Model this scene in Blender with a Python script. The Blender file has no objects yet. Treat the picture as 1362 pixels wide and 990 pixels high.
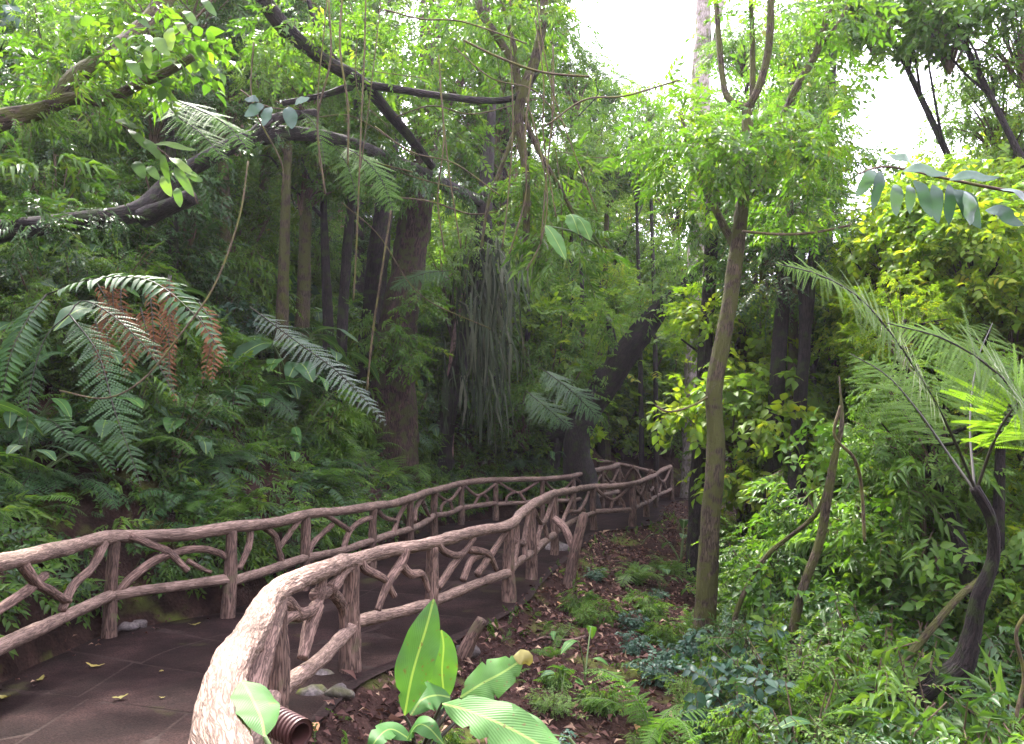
import bpy, math, random
import numpy as np
from mathutils import Vector, Matrix

# ------------------------------------------------------------------ camera, sky, sun, exposure
scene = bpy.context.scene
COL = scene.collection
EYE = 1.6
PITCH = math.atan(0.117)
FPX = 1000.0                      # focal length in photograph pixels (1362 wide)
cam_d = bpy.data.cameras.new('camera')
cam_d.sensor_width = 36.0
cam_d.lens = FPX / 1362.0 * 36.0
cam_d.clip_end = 2000.0
cam_d.clip_start = 0.05
cam = bpy.data.objects.new('camera', cam_d)
cam.location = (0, 0, EYE)
cam.rotation_euler = (math.pi / 2 + PITCH, 0, 0)
COL.objects.link(cam)
scene.camera = cam

SUN_EL, SUN_AZ = math.radians(58), math.radians(-25)      # azimuth measured from +Y towards +X
world = bpy.data.worlds.new('World')
scene.world = world
world.use_nodes = True
wn = world.node_tree.nodes
wl = world.node_tree.links
bg = wn['Background']
sky = wn.new('ShaderNodeTexSky')
sky.sky_type = 'NISHITA'
sky.sun_disc = False
sky.sun_elevation = SUN_EL
sky.sun_rotation = SUN_AZ
sky.air_density = 1.0
sky.dust_density = 4.0
cl = wn.new('ShaderNodeMixRGB')                          # thin even cloud veil over the sky
cl.inputs[0].default_value = 0.62
cl.inputs[2].default_value = (12.0, 10.9, 13.2, 1)
wl.new(sky.outputs[0], cl.inputs[1])
wl.new(cl.outputs[0], bg.inputs[0])
bg.inputs[1].default_value = 0.15

sun_d = bpy.data.lights.new('sun', 'SUN')
sun_d.energy = 4.0
sun_d.angle = math.radians(5)
sun_d.color = (1.0, 0.95, 0.86)
sun = bpy.data.objects.new('sun', sun_d)
sdir = Vector((math.sin(SUN_AZ) * math.cos(SUN_EL), math.cos(SUN_AZ) * math.cos(SUN_EL), math.sin(SUN_EL)))
sun.rotation_euler = (-sdir).to_track_quat('-Z', 'Y').to_euler()
sun.location = (20, 20, 40)
COL.objects.link(sun)

scene.view_settings.view_transform = 'Standard'
scene.view_settings.look = 'None'
scene.view_settings.exposure = 2.5
scene.view_settings.gamma = 1.0
scene.render.engine = 'CYCLES'
scene.cycles.max_bounces = 7
scene.cycles.diffuse_bounces = 4
scene.cycles.glossy_bounces = 2
scene.cycles.transmission_bounces = 4
scene.cycles.volume_bounces = 0
scene.cycles.use_denoising = True
scene.cycles.sample_clamp_indirect = 6.0

rng = np.random.default_rng(11)
random.seed(5)

# ------------------------------------------------------------------ helpers
CP, SP = math.cos(PITCH), math.sin(PITCH)


def at(px, py, Y):
    """World point seen at a photograph pixel, at depth Y along the ground."""
    cx, cy = (px - 681) / FPX, (495 - py) / FPX
    d = np.array([cx, CP - cy * SP, SP + cy * CP])
    return np.array([0, 0, EYE]) + d * (Y / d[1])


def proj(p):
    v = np.asarray(p, float) - np.array([0, 0, EYE])
    f = v[1] * CP + v[2] * SP
    u = -v[1] * SP + v[2] * CP
    if f < 0.05:
        return None
    return 681 + FPX * v[0] / f, 495 - FPX * u / f, f


def _h(ix, iy, iz, s):
    n = (ix * 374761393 + iy * 668265263 + iz * 2147483647 + s * 974711) & 0xffffffff
    n = ((n ^ (n >> 13)) * 1274126177) & 0xffffffff
    return ((n ^ (n >> 16)) & 0xffff) / 65535.0


def vnoise(p, s=0):
    p = np.asarray(p, float)
    i = np.floor(p).astype(np.int64)
    f = p - i
    f = f * f * (3 - 2 * f)
    out = 0
    for dx in (0, 1):
        wx = f[..., 0] if dx else 1 - f[..., 0]
        for dy in (0, 1):
            wy = f[..., 1] if dy else 1 - f[..., 1]
            for dz in (0, 1):
                wz = f[..., 2] if dz else 1 - f[..., 2]
                out = out + wx * wy * wz * _h(i[..., 0] + dx, i[..., 1] + dy, i[..., 2] + dz, s)
    return out * 2 - 1


def unit(v):
    v = np.asarray(v, float)
    return v / np.maximum(np.linalg.norm(v, axis=-1, keepdims=True), 1e-9)


def smooth_curve(pts, n):
    """Catmull-Rom through the points, n samples."""
    P = np.asarray(pts, float)
    if len(P) == 2:
        t = np.linspace(0, 1, n)[:, None]
        return P[0] * (1 - t) + P[1] * t
    Q = np.vstack([2 * P[0] - P[1], P, 2 * P[-1] - P[-2]])
    seg = np.linalg.norm(np.diff(P[:, :3], axis=0), axis=1)
    cum = np.concatenate([[0], np.cumsum(seg)])
    s = np.linspace(0, cum[-1], n)
    k = np.clip(np.searchsorted(cum, s, side='right') - 1, 0, len(P) - 2)
    t = ((s - cum[k]) / np.maximum(seg[k], 1e-9))[:, None]
    p0, p1, p2, p3 = Q[k], Q[k + 1], Q[k + 2], Q[k + 3]
    return 0.5 * ((2 * p1) + (-p0 + p2) * t + (2 * p0 - 5 * p1 + 4 * p2 - p3) * t ** 2 + (-p0 + 3 * p1 - 3 * p2 + p3) * t ** 3)


class MB:
    """Collects triangles; build() links them as one mesh object."""

    def __init__(s):
        s.V, s.F, s.R, s.M, s.A, s.n = [], [], [], [], [], 0

    def add(s, V, F, r=0.5, m=0, a=None):
        V = np.asarray(V, float).reshape(-1, 3)
        F = np.asarray(F, np.int64).reshape(-1, 3)
        s.V.append(V)
        s.F.append(F + s.n)
        s.R.append(np.broadcast_to(np.asarray(r, float), (len(F),)))
        s.M.append(np.broadcast_to(np.asarray(m, np.int64), (len(F),)))
        s.A.append(np.zeros_like(V) if a is None else np.asarray(a, float))
        s.n += len(V)

    def arrays(s):
        return [np.concatenate(x) for x in (s.V, s.F, s.R, s.M, s.A)]

    def mesh(s, name, mats, origin=(0, 0, 0), smooth=True):
        V, F, R, M, A = s.arrays()
        V = V - np.asarray(origin, float)
        me = bpy.data.meshes.new(name)
        me.vertices.add(len(V))
        me.vertices.foreach_set('co', V.astype(np.float32).ravel())
        me.loops.add(3 * len(F))
        me.loops.foreach_set('vertex_index', F.astype(np.int32).ravel())
        me.polygons.add(len(F))
        me.polygons.foreach_set('loop_start', np.arange(0, 3 * len(F), 3, dtype=np.int32))
        for m in (mats if isinstance(mats, (list, tuple)) else [mats]):
            me.materials.append(m)
        me.polygons.foreach_set('material_index', M.astype(np.int32))
        me.polygons.foreach_set('use_smooth', np.full(len(F), smooth))
        me.update(calc_edges=True)
        at_ = me.attributes.new('rnd', 'FLOAT', 'FACE')
        at_.data.foreach_set('value', R.astype(np.float32))
        av = me.attributes.new('loc', 'FLOAT_VECTOR', 'POINT')
        av.data.foreach_set('vector', A.astype(np.float32).ravel())
        return me

    def build(s, name, mats, parent=None, smooth=True):
        o, q_ = Vector((0, 0, 0)), parent
        while q_ is not None:
            o, q_ = o + q_.location, q_.parent
        ob = bpy.data.objects.new(name, s.mesh(name, mats, o, smooth))
        COL.objects.link(ob)
        ob.parent = parent
        return ob


def tag(o, label=None, cat=None, group=None, kind=None):
    if label:
        o['label'] = label
    if cat:
        o['category'] = cat
    if group:
        o['group'] = group
    if kind:
        o['kind'] = kind
    return o


def thing(name, label, cat, loc=(0, 0, 0), group=None):
    o = bpy.data.objects.new(name, None)
    o.empty_display_size = 0.1
    o.location = tuple(float(c) for c in loc)
    COL.objects.link(o)
    return tag(o, label, cat, group)


def part(name, me, parent, loc=(0, 0, 0), rot=(0, 0, 0), sc=(1, 1, 1), kind=None):
    o = bpy.data.objects.new(name, me)
    COL.objects.link(o)
    o.parent = parent
    o.location, o.rotation_euler = loc, rot
    o.scale = (sc, sc, sc) if isinstance(sc, (int, float)) else sc
    if kind:
        o['kind'] = kind
    return o


def tube(mb, pts, radii, sides=8, n=None, rough=0.0, seed=0, m=0, r=0.5, caps=True, freq=6.0, ridges=0.0):
    """Round limb along a smooth curve; stores (cos, sin, length) for the bark material."""
    pts = np.asarray(pts, float)
    radii = np.broadcast_to(np.asarray(radii, float), (len(pts),))
    if n is None:
        n = max(3, len(pts) * 3)
    C = smooth_curve(np.hstack([pts, radii[:, None]]), n)
    P, rad = C[:, :3], np.maximum(C[:, 3], 0.001)
    T = unit(np.gradient(P, axis=0))
    up = np.array([0, 0, 1.0]) if abs(T[0][2]) < 0.9 else np.array([1.0, 0, 0])
    X = unit(np.cross(up, T[0]))
    Xs = []
    for t in T:
        X = unit(X - t * np.dot(X, t))
        Xs.append(X)
    Xs = np.array(Xs)
    Ys = np.cross(T, Xs)
    th = np.linspace(0, 2 * math.pi, sides, endpoint=False)
    L = np.concatenate([[0], np.cumsum(np.linalg.norm(np.diff(P, axis=0), axis=1))])
    off = Xs[:, None, :] * np.cos(th)[None, :, None] + Ys[:, None, :] * np.sin(th)[None, :, None]
    a = np.stack([np.cos(th)[None, :] * rad[:, None], np.sin(th)[None, :] * rad[:, None], np.repeat(L[:, None], sides, 1)], -1)
    a = a + seed * 1.37
    R = rad[:, None] * np.ones((1, sides))
    if rough:
        R = R * (1 + rough * vnoise(a * np.array([freq / 0.06 * 0.15, freq / 0.06 * 0.15, freq * 0.45]), seed) + rough * 0.6 * vnoise(a * np.array([freq * 5, freq * 5, freq * 1.3]), seed + 1))
    if ridges:
        rn = np.abs(vnoise(a * np.array([75, 75, 9.]), seed + 2) + .45 * vnoise(a * np.array([150, 150, 22.]), seed + 3))
        R = R * (1 - ridges * np.clip(1 - rn * 3.2, 0, 1)) * (1 + .09 * vnoise(a * np.array([9, 9, 4.]), seed + 4))
    V = (P[:, None, :] + off * R[..., None]).reshape(-1, 3)
    A = a.reshape(-1, 3)
    i = np.arange(n - 1)[:, None] * sides
    j = np.arange(sides)[None, :]
    k = (j + 1) % sides
    q0, q1, q2, q3 = (i + j).ravel(), (i + k).ravel(), (i + sides + k).ravel(), (i + sides + j).ravel()
    F = np.concatenate([np.stack([q0, q1, q2], 1), np.stack([q0, q2, q3], 1)])
    if caps:
        nv = len(V)
        V = np.vstack([V, P[0] - T[0] * rad[0] * 0.15, P[-1] + T[-1] * rad[-1] * 0.25])
        A = np.vstack([A, A[0], A[-1]])
        jj, kk = np.arange(sides), (np.arange(sides) + 1) % sides
        b = (n - 1) * sides
        F = np.vstack([F, np.stack([kk, jj, np.full(sides, nv)], 1), np.stack([b + jj, b + kk, np.full(sides, nv + 1)], 1)])
    mb.add(V, F, r, m, A)
    return P


def leaf_tpl(lod=1, wide=0.42, droop=0.18, fold=0.25, tip=0.15):
    """Unit leaf along +x; returns verts, tris."""
    if lod == 0:
        V = [(0, 0, 0), (wide, 0, 0), (1, 0, -droop), (wide, .5, fold * .5), (wide, -.5, fold * .5)]
        F = [(0, 4, 1), (1, 4, 2), (0, 1, 3), (1, 2, 3)]
    else:
        st = [(0.0, 0.0), (0.16, .30), (wide, .5), (.72, .30), (1.0, 0)]
        V, F = [(0, 0, 0)], []
        for x, w in st[1:-1]:
            z = -droop * x * x
            V += [(x, 0, z), (x, w, z + fold * w), (x, -w, z + fold * w)]
        V.append((1, 0, -droop - .04))
        F += [(0, 3, 1), (0, 1, 2)]
        for k in range(len(st) - 3):
            a, b = 1 + 3 * k, 4 + 3 * k
            F += [(a, b + 2, b), (a, a + 2, b + 2), (a, b, b + 1), (a, b + 1, a + 1)]
        a, e = 1 + 3 * (len(st) - 3), len(V) - 1
        F += [(a, a + 2, e), (a, e, a + 1)]
    return np.array(V, float), np.array(F, np.int64)


def scatter(mb, tpl, pos, dirs, nors, L, W, r=None, m=0):
    V, F = tpl
    pos = np.asarray(pos, float)
    N = len(pos)
    X = unit(dirs)
    Z = unit(nors - X * np.sum(nors * X, 1, keepdims=True))
    Y = np.cross(Z, X)
    L = np.broadcast_to(np.asarray(L, float), (N,))
    W = np.broadcast_to(np.asarray(W, float), (N,))
    P = pos[:, None, :] + (L[:, None] * V[None, :, 0])[..., None] * X[:, None, :] + (W[:, None] * V[None, :, 1])[..., None] * Y[:, None, :] + (L[:, None] * V[None, :, 2])[..., None] * Z[:, None, :]
    FF = F[None] + (np.arange(N) * len(V))[:, None, None]
    if r is None:
        r = rng.random(N)
    R = np.repeat(np.broadcast_to(np.asarray(r, float), (N,)), len(F))
    A = np.tile(V, (N, 1))
    mb.add(P.reshape(-1, 3), FF.reshape(-1, 3), R, m, A)


def rand_dirs(n):
    return unit(rng.normal(size=(n, 3)))


def spray_tpl(kind, seed):
    """A leafy twig about 1 long along +x: (V, F, r, m, A); m=0 leaves, m=1 twig."""
    g = np.random.default_rng(seed)
    mb = MB()
    if kind == 'ovate':
        nl, ll, ww, ang, tp = 11, .34, .145, 50, leaf_tpl(0, .4, .16, .3)
    elif kind == 'lance':
        nl, ll, ww, ang, tp = 12, .46, .095, 38, leaf_tpl(0, .35, .28, .35)
    elif kind == 'broad':
        nl, ll, ww, ang, tp = 7, .46, .29, 55, leaf_tpl(1, .42, .2, .2)
    elif kind == 'tiny':
        nl, ll, ww, ang, tp = 18, .17, .085, 60, leaf_tpl(0, .45, .1, .2)
    t = np.linspace(.12, 1, nl)
    bend = -.22 * t ** 2
    P = np.stack([t, .05 * np.sin(t * 6 + seed), bend], 1)
    side = np.where(np.arange(nl) % 2 == 0, 1, -1)
    side[-1] = 0
    a = np.radians(ang) * side + g.normal(0, .22, nl)
    dz = g.normal(-.25, .25, nl)
    D = np.stack([np.cos(a), np.sin(a), dz], 1)
    Nn = np.stack([g.normal(0, .28, nl), g.normal(0, .28, nl), np.ones(nl)], 1)
    sc = g.uniform(.75, 1.15, nl)
    scatter(mb, tp, P, D, Nn, ll * sc, ww * sc, g.random(nl))
    tube(mb, np.vstack([[0, 0, 0], P[nl // 2], P[-1]]), [.012, .009, .004], 3, 3, m=1, caps=False)
    return mb.arrays()


def stamp(mb, tpl, pos, X, Z, S, r0=None):
    """Instances of a sprays template baked into mb."""
    V, F, R, M, A = tpl
    N = len(pos)
    if N == 0:
        return
    X = unit(X)
    Z = unit(Z - X * np.sum(Z * X, 1, keepdims=True))
    Y = np.cross(Z, X)
    S = np.broadcast_to(np.asarray(S, float), (N,))
    P = pos[:, None, :] + S[:, None, None] * (V[None, :, 0, None] * X[:, None] + V[None, :, 1, None] * Y[:, None] + V[None, :, 2, None] * Z[:, None])
    FF = F[None] + (np.arange(N) * len(V))[:, None, None]
    base = rng.random(N) if r0 is None else r0
    RR = np.clip(base[:, None] * .62 + R[None] * .38, 0, 1)
    mb.add(P.reshape(-1, 3), FF.reshape(-1, 3), RR.ravel(), np.tile(M, N), np.tile(A, (N, 1)))


SPR = {k: [spray_tpl(k, 10 * i + q) for q in range(4)] for i, k in enumerate(('ovate', 'lance', 'broad', 'tiny'))}


def clump(mb, kind, c, rad, n, size, droop=.35, flat=.8, tone=None):
    """n sprays in a ball, pointing outwards and drooping."""
    d = rand_dirs(n)
    rr = rad * rng.random(n) ** .45
    p = np.asarray(c) + d * rr[:, None] * np.array([1, 1, flat])
    X = d * np.array([1, 1, .45]) + rng.normal(0, .45, (n, 3))
    X[:, 2] -= droop
    Z = rng.normal(0, .35, (n, 3)) + np.array([0, 0, 1.0])
    q = rng.integers(0, 4, n)
    S = size * rng.uniform(.65, 1.25, n)
    t = rng.random(n) if tone is None else np.clip(rng.normal(tone, .16, n), 0, 1)
    for k in range(4):
        w = q == k
        stamp(mb, SPR[kind][k], p[w], X[w], Z[w], S[w], t[w])


# ------------------------------------------------------------------ materials
def new_mat(name):
    m = bpy.data.materials.new(name)
    m.use_nodes = True
    nt = m.node_tree
    b = nt.nodes['Principled BSDF']
    return m, nt.nodes, nt.links, b


def ramp(nodes, stops):
    r = nodes.new('ShaderNodeValToRGB')
    e = r.color_ramp.elements
    while len(e) < len(stops):
        e.new(.5)
    for k, (p, c) in enumerate(stops):
        e[k].position = p
        e[k].color = (*c, 1)
    return r


def leaf_mat(name, stops, trans=.4, rough=.42, veins=False, tboost=(1.6, 1.6, .55), spec=.27):
    m, N, K, b = new_mat(name)
    a = N.new('ShaderNodeAttribute')
    a.attribute_name = 'rnd'
    r = ramp(N, stops)
    K.new(a.outputs['Fac'], r.inputs[0])
    nz = N.new('ShaderNodeTexNoise')
    nz.inputs['Scale'].default_value = 9
    nz.inputs['Detail'].default_value = 4
    tc = N.new('ShaderNodeTexCoord')
    K.new(tc.outputs['Object'], nz.inputs['Vector'])
    hv = N.new('ShaderNodeHueSaturation')
    mr = N.new('ShaderNodeMapRange')
    mr.inputs[3].default_value, mr.inputs[4].default_value = .62, 1.38
    K.new(nz.outputs[0], mr.inputs[0])
    K.new(mr.outputs[0], hv.inputs['Value'])
    K.new(r.outputs[0], hv.inputs['Color'])
    col = hv.outputs[0]
    if veins:
        l = N.new('ShaderNodeAttribute')
        l.attribute_name = 'loc'
        sx = N.new('ShaderNodeSeparateXYZ')
        K.new(l.outputs['Vector'], sx.inputs[0])
        ab = N.new('ShaderNodeMath'); ab.operation = 'ABSOLUTE'
        K.new(sx.outputs[1], ab.inputs[0])
        mid = N.new('ShaderNodeMapRange')
        mid.inputs[1].default_value, mid.inputs[2].default_value = .035, .075
        mid.inputs[3].default_value, mid.inputs[4].default_value = 1, 0
        K.new(ab.outputs[0], mid.inputs[0])
        k = N.new('ShaderNodeMath'); k.operation = 'MULTIPLY_ADD'
        k.inputs[1].default_value = -.35
        K.new(ab.outputs[0], k.inputs[0]); K.new(sx.outputs[0], k.inputs[2])
        s = N.new('ShaderNodeMath'); s.operation = 'MULTIPLY'; s.inputs[1].default_value = 150
        K.new(k.outputs[0], s.inputs[0])
        sn = N.new('ShaderNodeMath'); sn.operation = 'SINE'
        K.new(s.outputs[0], sn.inputs[0])
        mx = N.new('ShaderNodeMixRGB'); mx.blend_type = 'MIX'
        mx.inputs[2].default_value = (.2, .3, .07, 1)
        mm = N.new('ShaderNodeMath'); mm.operation = 'MULTIPLY'; mm.inputs[1].default_value = .75
        K.new(mid.outputs[0], mm.inputs[0])
        K.new(mm.outputs[0], mx.inputs[0]); K.new(col, mx.inputs[1])
        col = mx.outputs[0]
        sp_ = N.new('ShaderNodeTexNoise'); sp_.inputs['Scale'].default_value = 38; sp_.inputs['Detail'].default_value = 5
        K.new(tc.outputs['Object'], sp_.inputs['Vector'])
        sm = N.new('ShaderNodeMapRange'); sm.inputs[1].default_value, sm.inputs[2].default_value = .64, .70
        sm.inputs[4].default_value = .8
        K.new(sp_.outputs[0], sm.inputs[0])
        mb_ = N.new('ShaderNodeMixRGB'); mb_.inputs[2].default_value = (.09, .07, .025, 1)
        K.new(sm.outputs[0], mb_.inputs[0]); K.new(col, mb_.inputs[1])
        col = mb_.outputs[0]
        bp = N.new('ShaderNodeBump')
        bp.inputs['Strength'].default_value = .16
        bp.inputs['Distance'].default_value = .004
        K.new(sn.outputs[0], bp.inputs['Height'])
        K.new(bp.outputs[0], b.inputs['Normal'])
    K.new(col, b.inputs['Base Color'])
    b.inputs['Roughness'].default_value = rough
    b.inputs['Specular IOR Level'].default_value = spec
    t = N.new('ShaderNodeBsdfTranslucent')
    tb = N.new('ShaderNodeMixRGB'); tb.blend_type = 'MULTIPLY'; tb.inputs[0].default_value = 1
    tb.inputs[2].default_value = (*tboost, 1)
    K.new(col, tb.inputs[1]); K.new(tb.outputs[0], t.inputs[0])
    mix = N.new('ShaderNodeMixShader')
    mix.inputs[0].default_value = trans
    K.new(b.outputs[0], mix.inputs[1]); K.new(t.outputs[0], mix.inputs[2])
    K.new(mix.outputs[0], N['Material Output'].inputs[0])
    return m


def bark_mat(name, c1, c2, moss=None, moss_amt=.5, ridge=(70, 9), bump=.6, dist=.012, rough=.85, moss_scale=4):
    m, N, K, b = new_mat(name)
    a = N.new('ShaderNodeAttribute'); a.attribute_name = 'loc'
    mp = N.new('ShaderNodeMapping')
    mp.inputs['Scale'].default_value = (ridge[0], ridge[0], ridge[1])
    K.new(a.outputs['Vector'], mp.inputs[0])
    n1 = N.new('ShaderNodeTexNoise')
    n1.inputs['Scale'].default_value = 1; n1.inputs['Detail'].default_value = 6; n1.inputs['Distortion'].default_value = .6
    K.new(mp.outputs[0], n1.inputs['Vector'])
    rd = N.new('ShaderNodeMath'); rd.operation = 'SUBTRACT'; rd.inputs[1].default_value = .5
    K.new(n1.outputs[0], rd.inputs[0])
    ra = N.new('ShaderNodeMath'); ra.operation = 'ABSOLUTE'
    K.new(rd.outputs[0], ra.inputs[0])
    rk = N.new('ShaderNodeMapRange')
    rk.inputs[1].default_value, rk.inputs[2].default_value = 0, .13
    K.new(ra.outputs[0], rk.inputs[0])
    r = ramp(N, [(.0, c1), (.75, c2)])
    K.new(rk.outputs[0], r.inputs[0])
    tc = N.new('ShaderNodeTexCoord')
    n2 = N.new('ShaderNodeTexNoise')
    n2.inputs['Scale'].default_value = moss_scale; n2.inputs['Detail'].default_value = 5
    K.new(tc.outputs['Object'], n2.inputs['Vector'])
    col = r.outputs[0]
    hv = N.new('ShaderNodeHueSaturation')
    mr = N.new('ShaderNodeMapRange')
    mr.inputs[1].default_value, mr.inputs[2].default_value = .3, .7
    mr.inputs[3].default_value, mr.inputs[4].default_value = .62, 1.25
    K.new(n2.outputs[0], mr.inputs[0]); K.new(mr.outputs[0], hv.inputs['Value']); K.new(col, hv.inputs['Color'])
    col = hv.outputs[0]
    if moss:
        n3 = N.new('ShaderNodeTexNoise')
        n3.inputs['Scale'].default_value = moss_scale * 1.7; n3.inputs['Detail'].default_value = 8
        K.new(tc.outputs['Object'], n3.inputs['Vector'])
        mm = N.new('ShaderNodeMapRange')
        mm.inputs[1].default_value, mm.inputs[2].default_value = .62 - .25 * moss_amt, .72 - .25 * moss_amt
        K.new(n3.outputs[0], mm.inputs[0])
        mx = N.new('ShaderNodeMixRGB')
        mx.inputs[2].default_value = (*moss, 1)
        K.new(mm.outputs[0], mx.inputs[0]); K.new(col, mx.inputs[1])
        col = mx.outputs[0]
    K.new(col, b.inputs['Base Color'])
    b.inputs['Roughness'].default_value = rough
    b.inputs['Specular IOR Level'].default_value = .2
    bp = N.new('ShaderNodeBump')
    bp.inputs['Strength'].default_value = bump; bp.inputs['Distance'].default_value = dist
    K.new(rk.outputs[0], bp.inputs['Height'])
    K.new(bp.outputs[0], b.inputs['Normal'])
    return m


def ground_mat(name, cols, moss=None, moss_lo=.5, scale=3.0, bump=.8, dist=.03, rough=.95, fine=40, amp=(.6, 1.35)):
    m, N, K, b = new_mat(name)
    tc = N.new('ShaderNodeTexCoord')
    n1 = N.new('ShaderNodeTexNoise')
    n1.inputs['Scale'].default_value = scale; n1.inputs['Detail'].default_value = 10; n1.inputs['Roughness'].default_value = .68
    K.new(tc.outputs['Object'], n1.inputs['Vector'])
    r = ramp(N, cols)
    K.new(n1.outputs[0], r.inputs[0])
    col = r.outputs[0]
    n2 = N.new('ShaderNodeTexNoise')
    n2.inputs['Scale'].default_value = fine; n2.inputs['Detail'].default_value = 6
    K.new(tc.outputs['Object'], n2.inputs['Vector'])
    hv = N.new('ShaderNodeHueSaturation')
    mr = N.new('ShaderNodeMapRange')
    mr.inputs[1].default_value, mr.inputs[2].default_value = .3, .7
    mr.inputs[3].default_value, mr.inputs[4].default_value = amp
    K.new(n2.outputs[0], mr.inputs[0]); K.new(mr.outputs[0], hv.inputs['Value']); K.new(col, hv.inputs['Color'])
    col = hv.outputs[0]
    if moss:
        n3 = N.new('ShaderNodeTexNoise')
        n3.inputs['Scale'].default_value = 2.2; n3.inputs['Detail'].default_value = 9
        mpv = N.new('ShaderNodeMapping'); mpv.inputs['Location'].default_value = (7, 3, 1)
        K.new(tc.outputs['Object'], mpv.inputs[0]); K.new(mpv.outputs[0], n3.inputs['Vector'])
        mm = N.new('ShaderNodeMapRange')
        mm.inputs[1].default_value, mm.inputs[2].default_value = moss_lo, moss_lo + .12
        K.new(n3.outputs[0], mm.inputs[0])
        mx = N.new('ShaderNodeMixRGB'); mx.inputs[2].default_value = (*moss, 1)
        K.new(mm.outputs[0], mx.inputs[0]); K.new(col, mx.inputs[1])
        col = mx.outputs[0]
    K.new(col, b.inputs['Base Color'])
    b.inputs['Roughness'].default_value = rough
    b.inputs['Specular IOR Level'].default_value = .04
    ad = N.new('ShaderNodeMath'); ad.operation = 'MULTIPLY_ADD'; ad.inputs[1].default_value = .5
    K.new(n2.outputs[0], ad.inputs[0]); K.new(n1.outputs[0], ad.inputs[2])
    bp = N.new('ShaderNodeBump')
    bp.inputs['Strength'].default_value = bump; bp.inputs['Distance'].default_value = dist
    K.new(ad.outputs[0], bp.inputs['Height']); K.new(bp.outputs[0], b.inputs['Normal'])
    return m


M = {}
M['soil'] = ground_mat('reddish_soil', [(.3, (.011, .0065, .0055)), (.5, (.029, .0165, .0135)), (.72, (.06, .035, .027))], (.07, .085, .02), .56, 4, 1, .05)
M['path'] = ground_mat('path_mortar', [(.3, (.013, .009, .008)), (.7, (.034, .0235, .0205))], (.05, .05, .02), .66, 6, .6, .01, .8)
M['slab'] = ground_mat('pebbled_concrete', [(.3, (.005, .0032, .003)), (.5, (.0125, .0074, .0068)), (.75, (.031, .018, .016))], (.03, .03, .012), .62, 1.6, 1.0, .014, .8, 80, (.3, 1.8))
M['rail'] = bark_mat('weathered_rail_wood', (.09, .061, .046), (.255, .18, .14), None, 0, (70, 8), .7, .006, .8)
M['post'] = bark_mat('weathered_post_wood', (.035, .022, .017), (.16, .105, .08), (.10, .085, .05), .1, (42, 5), .8, .008, .85)
M['brace'] = bark_mat('weathered_branch_wood', (.055, .035, .028), (.23, .152, .118), None, 0, (60, 7), .8, .007, .8)
M['bark'] = bark_mat('mossy_brown_bark', (.018, .014, .009), (.085, .066, .043), (.058, .062, .017), .75, (45, 7), .8, .02, .9)
M['bark_dark'] = bark_mat('wet_black_bark', (.006, .005, .005), (.028, .021, .02), (.022, .034, .009), .35, (40, 6), .8, .02, .8)
M['bark_pink'] = bark_mat('pinkish_bark', (.16, .09, .08), (.42, .27, .24), (.08, .08, .03), .3, (35, 3), .6, .02, .9)
M['bark_grey'] = bark_mat('pale_grey_bark', (.12, .10, .09), (.32, .28, .25), (.10, .11, .04), .5, (45, 5), .6, .02, .9)
M['bark_red'] = bark_mat('dark_reddish_bark', (.014, .009, .008), (.07, .042, .034), (.045, .05, .014), .6, (30, 4), .9, .03, .9)
M['twig'] = bark_mat('twig_bark', (.05, .035, .025), (.14, .10, .07), (.09, .09, .03), .3, (90, 10), .4, .004, .9)
M['vine'] = bark_mat('vine_bark', (.03, .022, .014), (.11, .085, .05), (.08, .08, .02), .5, (90, 12), .4, .004, .9)

M['leaf_mid'] = leaf_mat('mid_green_leaf', [(0, (.026, .07, .012)), (.5, (.058, .135, .018)), (.85, (.10, .185, .022)), (.97, (.17, .23, .03)), (1, (.2, .15, .04))], .48)
M['leaf_dark'] = leaf_mat('dark_green_leaf', [(0, (.016, .042, .014)), (.6, (.032, .082, .022)), (1, (.06, .125, .028))], .3, .4)
M['leaf_lime'] = leaf_mat('lime_green_leaf', [(0, (.07, .15, .02)), (.55, (.12, .22, .025)), (.9, (.2, .27, .03)), (1, (.34, .32, .04))], .6, .5, tboost=(1.7, 1.6, .5))
M['leaf_pale'] = leaf_mat('pale_green_leaf', [(0, (.045, .10, .025)), (.6, (.09, .18, .036)), (1, (.15, .24, .05))], .5, .45)
M['leaf_blue'] = leaf_mat('glossy_blue_green_leaf', [(0, (.02, .055, .035)), (.6, (.035, .085, .05)), (1, (.06, .12, .065))], .25, .42, spec=.35)
M['fern_dark'] = leaf_mat('dark_fern', [(0, (.016, .05, .016)), (1, (.045, .11, .03))], .32, .5)
M['fern_light'] = leaf_mat('light_fern', [(0, (.04, .105, .018)), (1, (.085, .175, .028))], .45, .6, spec=.15)
M['fern_grey'] = leaf_mat('grey_green_fern', [(0, (.05, .078, .056)), (1, (.10, .14, .10))], .25, .45)
M['fern_dead'] = leaf_mat('dead_brown_fern', [(0, (.08, .036, .018)), (1, (.2, .105, .055))], .25, .8, tboost=(1.3, 1.1, .9), spec=.15)
M['fern_lime'] = leaf_mat('sunlit_tree_fern', [(0, (.06, .13, .02)), (1, (.11, .2, .03))], .6, .6, spec=.12, tboost=(1.7, 1.6, .5))
M['strap_grey'] = leaf_mat('grey_hanging_strap', [(0, (.012, .022, .009)), (.6, (.034, .05, .024)), (1, (.10, .11, .075))], .25, .7, spec=.12)
M['blade'] = leaf_mat('broad_veined_blade', [(0, (.033, .105, .024)), (1, (.07, .165, .036))], .33, .5, veins=True, spec=.18)
M['blade_dark'] = leaf_mat('dark_veined_blade', [(0, (.022, .062, .024)), (1, (.05, .12, .042))], .28, .5, veins=True, spec=.25)
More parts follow.
